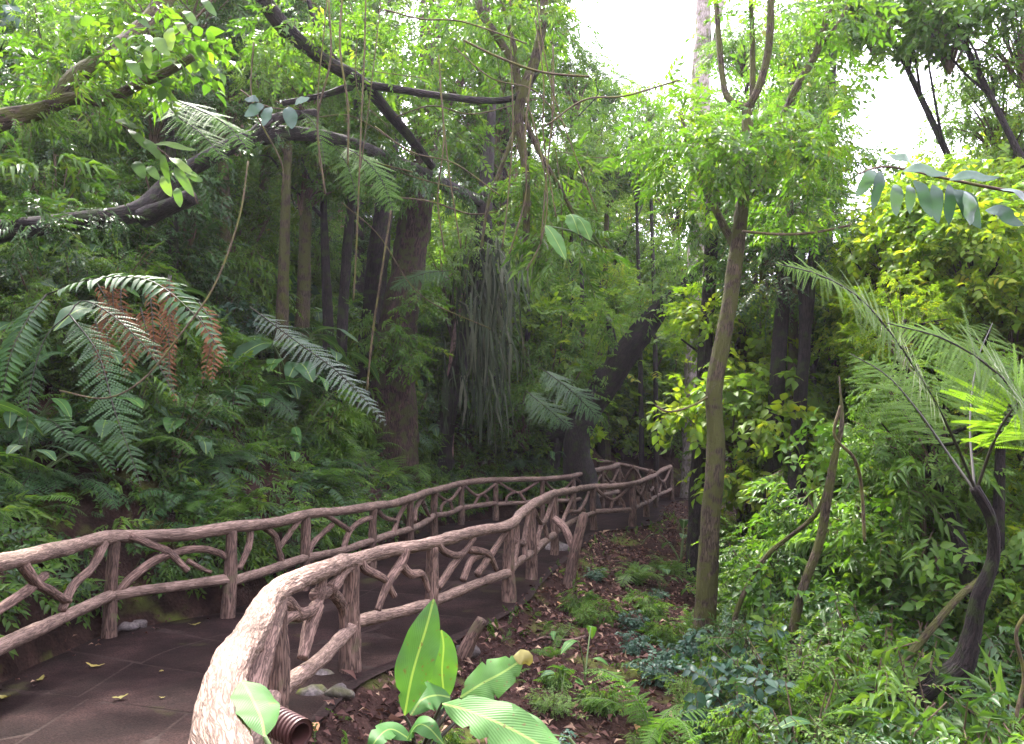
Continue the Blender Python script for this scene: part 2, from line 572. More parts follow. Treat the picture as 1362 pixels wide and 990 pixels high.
M['stem_green'] = leaf_mat('green_stem', [(0, (.05, .09, .03)), (1, (.09, .13, .04))], .05, .5)
M['stem_dark'] = leaf_mat('dark_stem', [(0, (.02, .02, .014)), (1, (.04, .035, .02))], .02, .5)
M['litter'] = leaf_mat('dry_leaf_litter', [(0, (.03, .015, .012)), (.45, (.075, .038, .03)), (.8, (.14, .08, .058)), (1, (.32, .23, .15))], .12, .8, tboost=(1.2, 1, .8), spec=.15)
M['dry_grass'] = leaf_mat('dry_hanging_grass', [(0, (.06, .035, .022)), (.6, (.16, .095, .062)), (1, (.28, .19, .13))], .2, .8, tboost=(1.2, 1, .8), spec=.1)
M['yellow_leaf'] = leaf_mat('fallen_yellow_leaf', [(0, (.12, .115, .025)), (1, (.2, .17, .04))], .2, .5)
M['orange_leaf'] = leaf_mat('fallen_orange_leaf', [(0, (.45, .25, .11)), (1, (.6, .36, .18))], .2, .6, tboost=(1.2, 1, .8))
M['stone'] = ground_mat('mossy_stone', [(.3, (.05, .045, .045)), (.7, (.16, .14, .13))], (.07, .08, .02), .5, 8, .8, .02)
pm, pN, pK, pb = new_mat('ribbed_brown_plastic')
pb.inputs['Base Color'].default_value = (.06, .024, .02, 1)
pb.inputs['Roughness'].default_value = .55
M['pipe'] = pm

# ------------------------------------------------------------------ terrain
PAIRS = [((3.0, -2.4), (3.0, .35)), ((.5, -2.4), (1.2, .62)), ((-2.4, -1.6), (.15, 1.08)), ((-3.3, .4), (-.52, 1.78)),
         ((-3.5, 2.6), (-.95, 2.5)), ((-3.62, 4.4), (-1.24, 3.6)), ((-3.72, 5.7), (-1.25, 4.8)), ((-3.78, 7.15), (-1.15, 5.75)),
         ((-3.02, 8.1), (-.68, 6.75)), ((-2.7, 9.2), (.02, 8.4)), ((-2.2, 10.95), (.3, 9.65)), ((-1.86, 12.3), (.68, 11.1)),
         ((-1.75, 14.55), (1.14, 12.8)), ((-1.26, 16.2), (1.64, 14.6)), ((-.42, 17.25), (2.5, 15.45)), ((.75, 17.95), (3.3, 17.2)),
         ((1.6, 18.6), (3.9, 19.8)), ((2.7, 21.2), (5.05, 23.0)), ((4.3, 23.6), (7.2, 24.6)), ((8.0, 26.5), (10, 25))]
EL = np.array([p[0] for p in PAIRS], float)
ER = np.array([p[1] for p in PAIRS], float)


def zp(y):
    y = np.asarray(y, float)
    return np.interp(y, [7, 9, 12, 16, 24, 40], [0, .05, .2, .27, .42, .42])


def side_dist(x, y, line, leftpos):
    """signed distance to a polyline; positive outside the path."""
    best = np.full(x.shape, 1e9)
    sgn = np.ones(x.shape)
    for a, b in zip(line[:-1], line[1:]):
        d = b - a
        t = np.clip(((x - a[0]) * d[0] + (y - a[1]) * d[1]) / (d @ d), 0, 1)
        ex, ey = x - a[0] - t * d[0], y - a[1] - t * d[1]
        dist = np.hypot(ex, ey)
        cr = d[0] * ey - d[1] * ex
        w = dist < best - 1e-9
        best = np.where(w, dist, best)
        sgn = np.where(w, np.sign(cr), sgn)
    return best * sgn * (1 if leftpos else -1)


def H(x, y):
    x, y = np.asarray(x, float), np.asarray(y, float)
    tl = side_dist(x, y, EL, True)
    tr = side_dist(x, y, ER, False)
    z0 = zp(y)
    p3 = np.stack([x, y, 0 * x], -1)
    wob = vnoise(p3 * 1.3, 3) * .16
    up = np.interp(tl + wob * np.clip(tl * 3, 0, 1), [0, .06, .3, .7, 1.3, 4, 8, 13, 40], [0, .1, .66, 1.05, 1.7, 5.0, 8.6, 10.5, 11.5])
    dn = np.interp(tr, [0, .08, .35, 1.2, 3, 7, 12, 40], [0, .05, .2, .32, .75, 2.0, 3.0, 4.0])
    z = z0 + np.where(tl > 0, up, 0) - np.where(tr > 0, dn, 0)
    out = np.clip(np.maximum(tl, tr) * 2, 0, 1)
    z = z + out * (vnoise(p3 * 2.3, 5) * .06 + vnoise(p3 * 6.1, 6) * .03 + vnoise(p3 * .45, 7) * .15 * np.clip(out, 0, 1))
    z = np.where((tl <= 0) & (tr <= 0), z0 - .05, z)
    return z


def Hs(x, y):
    return float(H(np.array([x]), np.array([y]))[0])


def gp(px, py, y0=1.0, y1=40.0):
    """Where the ray through a photograph pixel meets the ground."""
    Y = np.linspace(y0, y1, 1600)
    P = np.array([at(px, py, v) for v in (y0, y1)])
    pts = P[0] + (P[1] - P[0]) * ((Y - y0) / (y1 - y0))[:, None]
    below = pts[:, 2] <= H(pts[:, 0], pts[:, 1])
    k = int(np.argmax(below)) if below.any() else len(Y) - 1
    return pts[k]


def grid_sheet(name, xs, ys, mat, dz=0.0):
    X, Y = np.meshgrid(xs, ys)
    Z = H(X.ravel(), Y.ravel()) + dz
    V = np.stack([X.ravel(), Y.ravel(), Z], 1)
    nx, ny = len(xs), len(ys)
    i = (np.arange(ny - 1)[:, None] * nx + np.arange(nx - 1)[None]).ravel()
    F = np.vstack([np.stack([i, i + 1, i + nx + 1], 1), np.stack([i, i + nx + 1, i + nx], 1)])
    mb = MB()
    mb.add(V, F)
    return mb.build(name, mat)


near_x = np.arange(-9, 9.01, .085)
near_y = np.arange(-3, 25.01, .1)
xs = np.concatenate([[-120, -60, -30, -20, -14, -11], near_x, [10, 12, 15, 20, 30, 60, 120]])
ys = np.concatenate([[-40, -20, -8, -5], near_y, [26, 28, 31, 36, 45, 70, 120]])
ground = grid_sheet('ground', xs, ys, M['soil'])
tag(ground, kind='structure')

# path sheet and its slabs
NS = 240
Lc = smooth_curve(np.c_[EL, np.zeros(len(EL))], 4000)[:, :2]
Rc = smooth_curve(np.c_[ER, np.zeros(len(ER))], 4000)[:, :2]


def edge_samples(E, n):
    out = []
    k = len(E) - 1
    C = np.vstack([2 * E[0] - E[1], E, 2 * E[-1] - E[-2]])
    u = np.linspace(0, k, n)
    i = np.clip(u.astype(int), 0, k - 1)
    t = (u - i)[:, None]
    p0, p1, p2, p3 = C[i], C[i + 1], C[i + 2], C[i + 3]
    return .5 * (2 * p1 + (p2 - p0) * t + (2 * p0 - 5 * p1 + 4 * p2 - p3) * t ** 2 + (3 * p1 - p0 - 3 * p2 + p3) * t ** 3)


EA, EB = edge_samples(EL, NS), edge_samples(ER, NS)
NW = 14
u = np.linspace(-.03, 1.03, NW)[None, :, None]
S = EA[:, None, :] * (1 - u) + EB[:, None, :] * u
V = np.concatenate([S, zp(S[..., 1])[..., None] - .004], -1).reshape(-1, 3)
i = (np.arange(NS - 1)[:, None] * NW + np.arange(NW - 1)[None]).ravel()
mb = MB()
mb.add(V, np.vstack([np.stack([i, i + 1, i + NW + 1], 1), np.stack([i, i + NW + 1, i + NW], 1)]))
path = mb.build('path', M['path'])
tag(path, kind='structure')


def path_pt(s, w):
    """s in station units, w 0..1 from the bank to the valley side."""
    k = s / (len(EL) - 1) * (NS - 1)
    i = int(np.clip(k, 0, NS - 2))
    f = k - i
    a = EA[i] * (1 - f) + EA[i + 1] * f
    b = EB[i] * (1 - f) + EB[i + 1] * f
    p = a * (1 - w) + b * w
    return np.array([p[0], p[1], float(zp(p[1]))])


mid = .5 * (EA + EB)
ln = np.concatenate([[0], np.cumsum(np.linalg.norm(np.diff(mid, axis=0), axis=1))])
nrow = int(ln[-1] / .82)
st = np.interp(np.linspace(0, ln[-1], nrow + 1), ln, np.linspace(0, len(EL) - 1, NS))
g = np.random.default_rng(3)
for r_ in range(nrow):
    cols = [0, .34 + g.normal(0, .02), .67 + g.normal(0, .02), 1.0]
    for c in range(3):
        s0, s1, w0, w1 = st[r_], st[r_ + 1], cols[c], cols[c + 1]
        gs, gw = (s1 - s0) * .016, (w1 - w0) * .013
        js = g.normal(0, .012, 4)
        quad = [(s0 + gs + js[0], w0 + gw), (s0 + gs + js[1], w1 - gw), (s1 - gs + js[2], w1 - gw), (s1 - gs + js[3], w0 + gw)]
        n = 6
        tt = np.linspace(0, 1, n)
        top = []
        for a in tt:
            for b in tt:
                sa = (quad[0][0] * (1 - b) + quad[1][0] * b) * (1 - a) + (quad[3][0] * (1 - b) + quad[2][0] * b) * a
                wa = w0 + gw + (w1 - w0 - 2 * gw) * b
                p = path_pt(sa, wa)
                p[2] += .002 + .004 * vnoise(np.array([p[0] * 3, p[1] * 3, 0.]), 9) + .0025 * vnoise(np.array([p[0] * 14, p[1] * 14, 0.]), 4)
                if a in (0, 1) or b in (0, 1):
                    p[2] -= .005
                top.append(p)
        top = np.array(top)
        i = (np.arange(n - 1)[:, None] * n + np.arange(n - 1)[None]).ravel()
        mb = MB()
        mb.add(top, np.vstack([np.stack([i, i + 1, i + n + 1], 1), np.stack([i, i + n + 1, i + n], 1)]), g.random())
        mb.build('paving_slab', M['slab'], path)


# ------------------------------------------------------------------ rustic fences
def bay_pt(px, py, a, b):
    """Pixel onto the upright plane through two post feet."""
    cx, cy = (px - 681) / FPX, (495 - py) / FPX
    d = np.array([cx, CP - cy * SP, SP + cy * CP])
    o = np.array([0, 0, EYE])
    n = np.array([-(b[1] - a[1]), b[0] - a[0], 0])
    t = ((np.array([a[0], a[1], 0]) - o) @ n) / (d @ n)
    return o + d * t


def rustic_fence(name, label, posts, top_h, low_h, rail_r, post_r, braces, seed, lead=None, rail_extra=None, detail=16):
    g = np.random.default_rng(seed)
    feet = [np.array([x, y, float(zp(y))]) for x, y in posts]
    t = thing(name, label, 'fence', feet[len(feet) // 2])
    th = np.broadcast_to(np.asarray(top_h, float), (len(feet),))
    rr = np.broadcast_to(np.asarray(rail_r, float), (len(feet),))
    tops = [f + [0, 0, h] for f, h in zip(feet, th)]
    # top rail, wandering a little between the posts
    pts, rad = [], []
    for k, p in enumerate(tops):
        pts.append(p + [0, 0, g.normal(0, .008)])
        rad.append(rr[k])
        if k < len(tops) - 1:
            q = (p + tops[k + 1]) / 2 + np.array([g.normal(0, .012), g.normal(0, .012), g.normal(-.004, .014)])
            pts.append(q)
            rad.append((rr[k] + rr[k + 1]) / 2 * g.uniform(.92, 1.06))
    if rail_extra:
        for q, r_ in rail_extra:
            pts.append(np.array(q)); rad.append(r_)
    mb = MB()
    tube(mb, pts, rad, 68 if rail_extra else 26, len(pts) * (32 if rail_extra else detail), .13, seed, ridges=.10)
    mb.build('top_rail', M['rail'], t)
    # lower rail in one piece per bay, butting into the posts
    for k in range(len(feet) - 1):
        a = feet[k] + [0, 0, low_h + g.normal(0, .015)]
        b = feet[k + 1] + [0, 0, low_h + g.normal(0, .015)]
        m_ = (a + b) / 2 + [g.normal(0, .01), g.normal(0, .01), g.normal(0, .015)]
        mb = MB()
        tube(mb, [a, m_, b], rr[k] * np.array([.86, .8, .86]), 28, 60, .12, seed + 5 + k, ridges=.1)
        mb.build('lower_rail', M['rail'], t)
    for k, (f, tp) in enumerate(zip(feet, tops)):
        lean = np.array([g.normal(0, .018), g.normal(0, .012), 0])
        pr = post_r * g.uniform(.88, 1.12)
        mb = MB()
        tube(mb, [f + [0, 0, -.25], f + [0, 0, .02], f + lean * .5 + [0, 0, .45], tp + [0, 0, -.03]], [pr * 1.3, pr * 1.15, pr, pr * .9], 28, 50, .15, seed + 40 + k, ridges=.12)
        mb.build('post', M['post'], t)
    for k in range(len(feet) - 1):
        a, b = feet[k], feet[k + 1]
        if k in braces:
            for pl, r_ in braces[k]:
                mb = MB()
                P = [bay_pt(px, py, a, b) for px, py in pl]
                offn = unit(np.array([b[1] - a[1], -(b[0] - a[0]), 0])) * g.normal(0, .012)
                tube(mb, [p + offn for p in P], np.linspace(r_ * 1.1, r_ * .85, len(P)), 18, len(P) * 10, .2, seed + 70 + k * 5, ridges=.1)
                mb.build('brace_branch', M['brace'], t)
            continue
        # far bays: crooked branches of the same make
        hi, lo = th[k] - .04, low_h
        forms = [[(.12, .02), (.3, .45), (.36, .98)], [(.3, .5), (.55, .35), (.72, .62), (.9, .95)], [(.62, .02), (.66, .3), (.55, .42)]] if g.random() < .5 else \
            [[(.06, .98), (.35, .55), (.6, .5), (.95, .97)], [(.38, .02), (.45, .35), (.52, .52)], [(.62, .5), (.75, .3), (.8, .03)]]
        flip = g.random() < .5
        for fm in forms:
            P = []
            for uu, vv in fm:
                uu += g.normal(0, .03)
                uu = 1 - uu if flip else uu
                P.append(a * (1 - uu) + b * uu + np.array([g.normal(0, .01), g.normal(0, .01), lo + (hi - lo) * vv]))
            mb = MB()
            tube(mb, P, np.linspace(.036, .028, len(P)), 10, len(P) * 6, .14, seed + 90 + k)
            mb.build('brace_branch', M['brace'], t)
    return t


LP = [(-3.3, 3.4), (-3.42, 5.0), (-3.66, 7.06), (-2.86, 7.82), (-2.48, 9.21), (-1.91, 10.54), (-1.57, 11.79), (-1.43, 14.0), (-1.05, 15.86), (-.36, 16.82), (.69, 17.2), (1.45, 18.0), (2.35, 19.8), (2.95, 21.0)]
LB = {1: [([(28, 750), (45, 775), (66, 788), (88, 800)], .042), ([(-30, 830), (0, 811), (35, 788), (62, 766)], .042), ([(138, 722), (122, 755), (97, 780), (82, 812)], .042)],
      2: [([(172, 713), (205, 726), (226, 736), (250, 759)], .034), ([(156, 790), (180, 765), (215, 742), (262, 730), (290, 735), (304, 744)], .038), ([(250, 746), (268, 756), (282, 762)], .022)],
      3: [([(333, 697), (331, 725), (318, 757)], .036), ([(340, 694), (364, 712), (370, 730), (378, 756)], .036), ([(400, 690), (386, 710), (371, 732)], .036)],
      4: [([(411, 741), (421, 721), (445, 698)], .038), ([(430, 683), (448, 694), (465, 706)], .036), ([(457, 733), (465, 708), (480, 694), (497, 688)], .038)],
      5: [([(500, 675), (512, 688), (527, 693)], .036), ([(522, 714), (531, 688), (543, 664)], .038)],
      6: [([(552, 694), (556, 673), (572, 653)], .038), ([(562, 668), (567, 680), (573, 692)], .032)]}
rustic_fence('branch_fence', 'rustic branch fence with crooked braces running along foot of the earth bank', LP, [.93, .93, .89, .89, .88, .83, .81, .81, .85, .88, .88, .93, 1.03, 1.1], .36, .062, .062, LB, 21)

RP = [(4.83, 23.06), (3.82, 20.26), (3.1, 17.6), (2.46, 15.57), (1.59, 14.88), (.64, 11.59), (.25, 9.85), (-.03, 8.6), (-.73, 7.0), (-1.24, 5.97), (-1.3, 4.25), (-.93, 2.55)]
nb = len(RP) - 1
RBR = {nb - 2: [([(361, 905), (366, 850), (377, 826), (398, 815)], .038), ([(358, 806), (372, 797), (388, 808), (399, 818), (421, 806), (426, 785), (429, 768)], .042),
                ([(421, 806), (411, 837), (402, 876)], .042), ([(423, 791), (444, 789), (457, 806), (460, 836)], .04), ([(438, 785), (452, 768), (466, 752)], .038)],
       nb - 3: [([(478, 744), (486, 758), (512, 771), (524, 793)], .036), ([(537, 730), (533, 746), (515, 775), (501, 812)], .038), ([(532, 750), (546, 764), (562, 764), (571, 786)], .036)],
       nb - 4: [([(579, 722), (591, 735), (612, 737), (629, 716)], .034), ([(582, 782), (604, 750), (617, 734)], .036), ([(622, 731), (645, 735), (654, 745), (660, 758)], .036),
                ([(617, 772), (628, 746), (645, 737)], .036), ([(636, 764), (655, 737), (676, 706)], .038)],
       nb - 1: [([(366, 800), (352, 850), (340, 890), (330, 935)], .055), ([(330, 935), (345, 890), (341, 850)], .03)]}
rustic_fence('branch_fence', 'rustic branch fence with a thick gnarled bend above the leaf-littered slope', RP,
             [1.0, .85, .85, .86, .82, .92, .91, .82, .84, .84, .88, .89], .33, [.055, .055, .058, .058, .06, .06, .06, .06, .061, .062, .064, .07], .068, RBR, 55,
             rail_extra=[((-.69, 1.9, .88), .074), ((-.3, 1.3, .88), .07), ((.4, .85, .9), .07)])

FR1 = [at(798, 640, 22.0), at(871, 652, 23.5)]


def far_rail(label, p0, p1, Y0, Y1, seed, nposts):
    a, b = at(*p0, Y0), at(*p1, Y1)
    t = thing('branch_fence', label, 'fence', (a[0], a[1], Hs(a[0], a[1])))
    mb = MB()
    tube(mb, [a, (a + b) / 2 + [0, 0, .03], b], .055, 10, 24, .1, seed)
    mb.build('top_rail', M['rail'], t)
    mb = MB()
    tube(mb, [a - [0, 0, .55], (a + b) / 2 - [0, 0, .53], b - [0, 0, .55]], .045, 10, 24, .1, seed)
    mb.build('lower_rail', M['rail'], t)
    g = np.random.default_rng(seed)
    for k in range(nposts):
        f = k / (nposts - 1)
        p = a * (1 - f) + b * f
        mb = MB()
        tube(mb, [p - [0, 0, 1.15], p - [g.normal(0, .03), 0, .5], p], .055, 10, 14, .1, seed + k)
        mb.build('post', M['post'], t)
        if k < nposts - 1:
            q = a * (1 - f - .6 / nposts) + b * (f + .6 / nposts)
            for dz0, dz1, sft in ((-.55, -.02, 0), (-.02, -.5, .25)):
                mb = MB()
                tube(mb, [p + [.1 + sft, 0, dz0], p + [.3 + sft, 0, (dz0 + dz1) / 2 + .06], p + [.45 + sft, 0, dz1]], .035, 8, 12, .1, seed + k)
                mb.build('brace_branch', M['brace'], t)


far_rail('short far stretch of branch fence beyond the end of the bank-side rail', (796, 613), (872, 629), 21.6, 22.6, 7, 4)
far_rail('farthest sloping branch fence, behind the other rails at path bend', (830, 602), (922, 629), 24.5, 26.0, 8, 5)

# ------------------------------------------------------------------ plant builders
def frond(mb, pts, npairs, plen, kind='simple', pw=.2, up=(0, 0, 1), droop=.25, rr=.006, seed=0, m_leaf=0, m_stem=1, bare=.12, fwd=.35):
    """Fern frond along a curve: rachis plus pinnae pairs."""
    g = np.random.default_rng(seed)
    P = smooth_curve(pts, 60)
    T = unit(np.gradient(P, axis=0))
    upv = np.asarray(up, float)
    Sd = unit(np.cross(T, upv) + 1e-6)
    Nn = np.cross(Sd, T)
    s = np.linspace(bare, .99, npairs)
    prof = np.clip(np.sin(np.pi * np.clip((s - bare) / (1 - bare) * .80 + .20, 0, 1)) ** .75, .06, 1)
    idx = s * 59
    i0 = np.clip(idx.astype(int), 0, 58)
    f = (idx - i0)[:, None]
    C = P[i0] * (1 - f) + P[i0 + 1] * f
    t_, sd, nn = T[i0], Sd[i0], Nn[i0]
    tube(mb, pts, np.linspace(rr, rr * .3, len(pts)), 5, 20, m=m_stem, r=.4, caps=False)
    for sg in (1, -1):
        D = sd * sg + t_ * (fwd + g.normal(0, .06, (npairs, 1))) + nn * g.normal(.05, .08, (npairs, 1)) - np.array([0, 0, droop])
        D = unit(D + g.normal(0, .07, D.shape))
        L = plen * prof * g.uniform(.8, 1.1, npairs) * np.where(g.random(npairs) < .05, .35, 1)
        if kind == 'simple':
            scatter(mb, leaf_tpl(1, .3, .12, .12), C, D, nn, L, L * 0 + plen * pw * (.4 + .6 * prof), np.clip(.5 + g.normal(0, .2, npairs), 0, 1), m_leaf)
        else:
            nq = int(np.clip(L[0:].max() / .024, 9, 26)) if kind == 'bi' else 9
            for k in range(npairs):
                if L[k] < .02:
                    continue
                q = np.linspace(.08, 1, nq)
                c = C[k] + D[k] * (q * L[k])[:, None] + np.array([0, 0, -1.]) * (droop * .5 * L[k] * q ** 2)[:, None]
                side2 = unit(np.cross(nn[k], D[k]))
                w = plen * pw * (1 - q * .75) * (.55 + .45 * prof[k])
                tone = np.clip(.5 + g.normal(0, .15), 0, 1)
                for s2 in (1, -1):
                    dd = side2 * s2 + D[k] * .35 + g.normal(0, .06, (nq, 3))
                    scatter(mb, leaf_tpl(0, .4, .1, .1), c, dd, np.tile(nn[k], (nq, 1)), w, np.full(nq, L[k] / nq * 1.15), np.clip(tone + g.normal(0, .1, nq), 0, 1), m_leaf)
                mb.add(np.array([C[k], C[k] + nn[k] * .003, c[-1]]), [(0, 1, 2)], .4, m_stem)


def blade(mb, pts, width, nor=(0, 0, 1), n=16, fold=.18, wave=.03, seed=0, r=.5, m=0, peak=.42, tear=0):
    """Long broad leaf with midrib; loc = (along, across, 0) for the veins."""
    g = np.random.default_rng(seed)
    P = smooth_curve(pts, n)
    T = unit(np.gradient(P, axis=0))
    Sd = unit(np.cross(T, np.asarray(nor, float)))
    Nn = np.cross(Sd, T)
    s = np.linspace(0, 1, n)
    w = np.where(s < peak, np.sin(.5 * np.pi * np.clip(s / peak, 0, 1)) ** .8, np.cos(.5 * np.pi * np.clip((s - peak) / (1 - peak), 0, 1)) ** .75)
    w = width * .5 * np.maximum(w, .02)
    lat = np.array([-1, -.5, 0, .5, 1])
    V, A = [], []
    ph = g.random() * 6
    for k in range(n):
        for l in lat:
            x = l * w[k]
            if tear and abs(l) == 1 and g.random() < tear:
                x *= .72
            z = abs(l) * w[k] * fold * 2 - (l * l) * w[k] * .25 + wave * abs(l) * w[k] * 8 * math.sin(s[k] * 17 + ph + l * 2) * .4
            V.append(P[k] + Sd[k] * x + Nn[k] * z)
            A.append((s[k], x / (width * .5), 0))
    i = (np.arange(n - 1)[:, None] * 5 + np.arange(4)[None]).ravel()
    F = np.vstack([np.stack([i, i + 1, i + 6], 1), np.stack([i, i + 6, i + 5], 1)])
    mb.add(V, F, r, m, np.array(A))


# frond prototypes in the xz-plane, arching out along +x
def arch(L, a0, a1, n=7):
    a = np.radians(np.linspace(a0, a1, n))
    st = L / (n - 1)
    p = [np.zeros(3)]
    for k in range(n - 1):
        p.append(p[-1] + st * np.array([math.cos(a[k]), 0, math.sin(a[k])]))
    return np.array(p)


def frond_me(mat, kind, L, a0, a1, npairs, plen, pw, seed, stem='stem_dark'):
    mb = MB()
    frond(mb, arch(L, a0, a1), npairs, plen, kind, pw, (0, 0, 1), .22, .006 * L, seed)
    return mb.mesh('frond', [M[mat], M[stem]])


FROND = {
    'dark': [frond_me('fern_dark', 'simple', 1, 65, -50, 26, .19, .17, 1), frond_me('fern_dark', 'simple', 1, 45, -65, 24, .2, .18, 2), frond_me('fern_dark', 'bi', 1, 55, -55, 20, .24, .16, 3)],
    'light': [frond_me('fern_light', 'simple', 1, 70, -35, 28, .17, .15, 4, 'stem_green'), frond_me('fern_light', 'bi', 1, 60, -45, 20, .22, .15, 5, 'stem_green')],
    'lacy': [frond_me('leaf_mid', 'bi', 1, 50, -40, 22, .3, .13, 6), frond_me('leaf_pale', 'bi', 1, 60, -60, 20, .28, .14, 7)],
}


def fern(loc, size, nf, kind, label, group, rs, tilt=0.0, face=None, spread=1.0):
    g = np.random.default_rng(rs)
    t = thing('fern', label, 'fern', loc, group)
    for k in range(nf):
        az = 2 * math.pi * (k + g.uniform(-.3, .3)) / nf
        if face is not None:
            az = face + (az - math.pi) * .62 * spread
        me = FROND[kind][g.integers(0, len(FROND[kind]))]
        s = size * g.uniform(.7, 1.15)
        part('frond', me, t, (0, 0, 0), (g.normal(0, .25), g.normal(tilt, .2), az), s)
    return t


# large-leaf (aroid / heliconia) leaf prototypes with petiole
def bigleaf_me(mat, L, W, seed, pet=.9, heart=False):
    mb = MB()
    a = arch(pet, 82, 55, 5)
    tube(mb, a, np.linspace(.018, .009, 5) * L * 2, 6, 10, m=1, r=.5, caps=False)
    e = a[-1]
    p = [e - [.12 * L, 0, -.02] if heart else e, e + [.25 * L, 0, .06 * L], e + [.6 * L, 0, -.02 * L], e + [.95 * L, 0, -.28 * L]]
    blade(mb, p, W, (0, 0, 1), 12, .16, .02, seed, .2 + .6 * (seed % 5) / 5, 0, .3 if heart else .42)
    return mb.mesh('leaf', [M[mat], M['stem_green']])


BIG = {
    'blue': [bigleaf_me('blade_dark', .5, .2, 1), bigleaf_me('blade_dark', .6, .2, 2), bigleaf_me('blade_dark', .42, .22, 3, .7)],
    'green': [bigleaf_me('blade', .5, .17, 4), bigleaf_me('blade', .45, .16, 6, .7)],
    'heart': [bigleaf_me('blade_dark', .34, .27, 7, .8, True), bigleaf_me('blade', .32, .24, 8, .7, True)],
}


def bigplant(loc, size, nl, kind, label, group, rs, face=None):
    g = np.random.default_rng(rs)
    t = thing('broadleaf_plant', label, 'plant', loc, group)
    for k in range(nl):
        az = 2 * math.pi * (k + g.uniform(-.35, .35)) / nl
        if face is not None:
            az = face + (az - math.pi) * .6
        me = BIG[kind][g.integers(0, len(BIG[kind]))]
        part('leaf', me, t, (0, 0, 0), (g.normal(0, .2), g.normal(.1, .22), az), size * g.uniform(.6, 1.15))
    return t


# shrub prototypes: stems + foliage, about 1 m tall and wide (unit), scaled on placing
def shrub_proto(kind, mat, seed, nst=8, nsp=130, sp=.3, tall=1.0, rad=.5, droop=.3):
    g = np.random.default_rng(seed)
    st, fo = MB(), MB()
    tips = []
    for k in range(nst):
        a = 2 * math.pi * k / nst + g.normal(0, .4)
        r_ = rad * g.uniform(.3, 1)
        h = tall * g.uniform(.65, 1.0)
        p = [(0, 0, -.05), (.35 * r_ * math.cos(a), .35 * r_ * math.sin(a), .45 * h), (r_ * math.cos(a), r_ * math.sin(a), h)]
        C = tube(st, p, [.016, .011, .005], 5, 9, caps=False)
        for j in range(nsp // nst):
            tips.append(C[g.integers(2, 9)] + g.normal(0, .09, 3) * np.array([1, 1, .8]) * rad * 2)
    tips = np.array(tips)
    n = len(tips)
    out = tips * np.array([1, 1, 0])
    X = unit(out + 1e-3) + g.normal(0, .6, (n, 3))
    X[:, 2] -= droop
    Z = g.normal(0, .35, (n, 3)) + [0, 0, 1]
    q = g.integers(0, 4, n)
    tone = g.random(n)
    for k in range(4):
        w = q == k
        stamp(fo, SPR[kind][k], tips[w], X[w], Z[w], sp * g.uniform(.7, 1.2, w.sum()), tone[w])
    return st.mesh('stem', M['twig']), fo.mesh('foliage', [M[mat], M['twig']])


SH = {
    'mid': shrub_proto('ovate', 'leaf_mid', 1),
    'mid2': shrub_proto('ovate', 'leaf_mid', 2, 7, 120, .36, 1.2, .42),
    'dark': shrub_proto('ovate', 'leaf_dark', 3, 9, 150, .28),
    'blue': shrub_proto('broad', 'leaf_blue', 4, 7, 90, .36),
    'lime': shrub_proto('broad', 'leaf_lime', 5, 7, 90, .34, 1.1, .5),
    'lance': shrub_proto('lance', 'leaf_mid', 6, 10, 110, .42, 1.1, .45, .5),
    'lance_pale': shrub_proto('lance', 'leaf_pale', 7, 9, 100, .45, 1.1, .45, .6),
    'tiny': shrub_proto('tiny', 'leaf_pale', 8, 9, 170, .3, .9, .55),
    'limetiny': shrub_proto('tiny', 'leaf_lime', 9, 9, 170, .34, 1.0, .5),
}


for k_, a_ in {'tall_mid': ('ovate', 'leaf_mid', 21, 11, 640, .13, 1.1, .5), 'tall_pale': ('ovate', 'leaf_pale', 22, 11, 640, .13, 1.1, .5), 'tall_lime': ('broad', 'leaf_lime', 23, 11, 620, .115, 1.1, .5),
               'tall_broad': ('broad', 'leaf_mid', 24, 11, 620, .12, 1.1, .5), 'tall_lance': ('lance', 'leaf_pale', 25, 10, 500, .15, 1.1, .45), 'tall_dark': ('ovate', 'leaf_dark', 26, 10, 420, .17, 1.1, .5)}.items():
    SH[k_] = shrub_proto(*a_)


def shrub(loc, size, kind, label, group, rs, squash=1.0, nm='shrub'):
    g = np.random.default_rng(rs)
    t = thing(nm, label, nm, loc, group)
    r_ = (g.normal(0, .12), g.normal(0, .12), g.uniform(0, 6.28))
    sc = (size, size, size * squash)
    part('stem', SH[kind][0], t, (0, 0, 0), r_, sc)
    part('foliage', SH[kind][1], t, (0, 0, 0), r_, sc, kind='stuff')
    return t


# crown prototypes of radius 1
def crown_proto(kind, mat, seed, ncl=26, per=27, sp=.18, cr=.36, flat=.8):
    g = np.random.default_rng(seed)
    mb = MB()
    cs = unit(g.normal(size=(ncl, 3))) * (g.random((ncl, 1)) ** .4) * np.array([1, 1, flat]) * .8
    for c in cs:
        tube(mb, [np.array([0, 0, -.85]), c * .45 + [0, 0, -.25], c], [.016, .011, .005], 5, 8, m=1, caps=False)
        clump(mb, kind, c, cr * g.uniform(.7, 1.25), int(per * g.uniform(.7, 1.3)), sp, .3, .65, g.random())
    return mb.mesh('crown', [M[mat], M['twig']])


CR = {
    'mid': crown_proto('ovate', 'leaf_mid', 1), 'mid2': crown_proto('lance', 'leaf_mid', 2, 28, 26, .2),
    'dark': crown_proto('ovate', 'leaf_dark', 3), 'pale': crown_proto('ovate', 'leaf_pale', 4, 24, 30),
    'lime': crown_proto('ovate', 'leaf_lime', 5, 24, 26, .19), 'limebroad': crown_proto('broad', 'leaf_lime', 6, 22, 26, .21),
    'broad': crown_proto('broad', 'leaf_mid', 7, 22, 26, .21), 'thin': crown_proto('ovate', 'leaf_mid', 8, 18, 14, .15, .3),
}


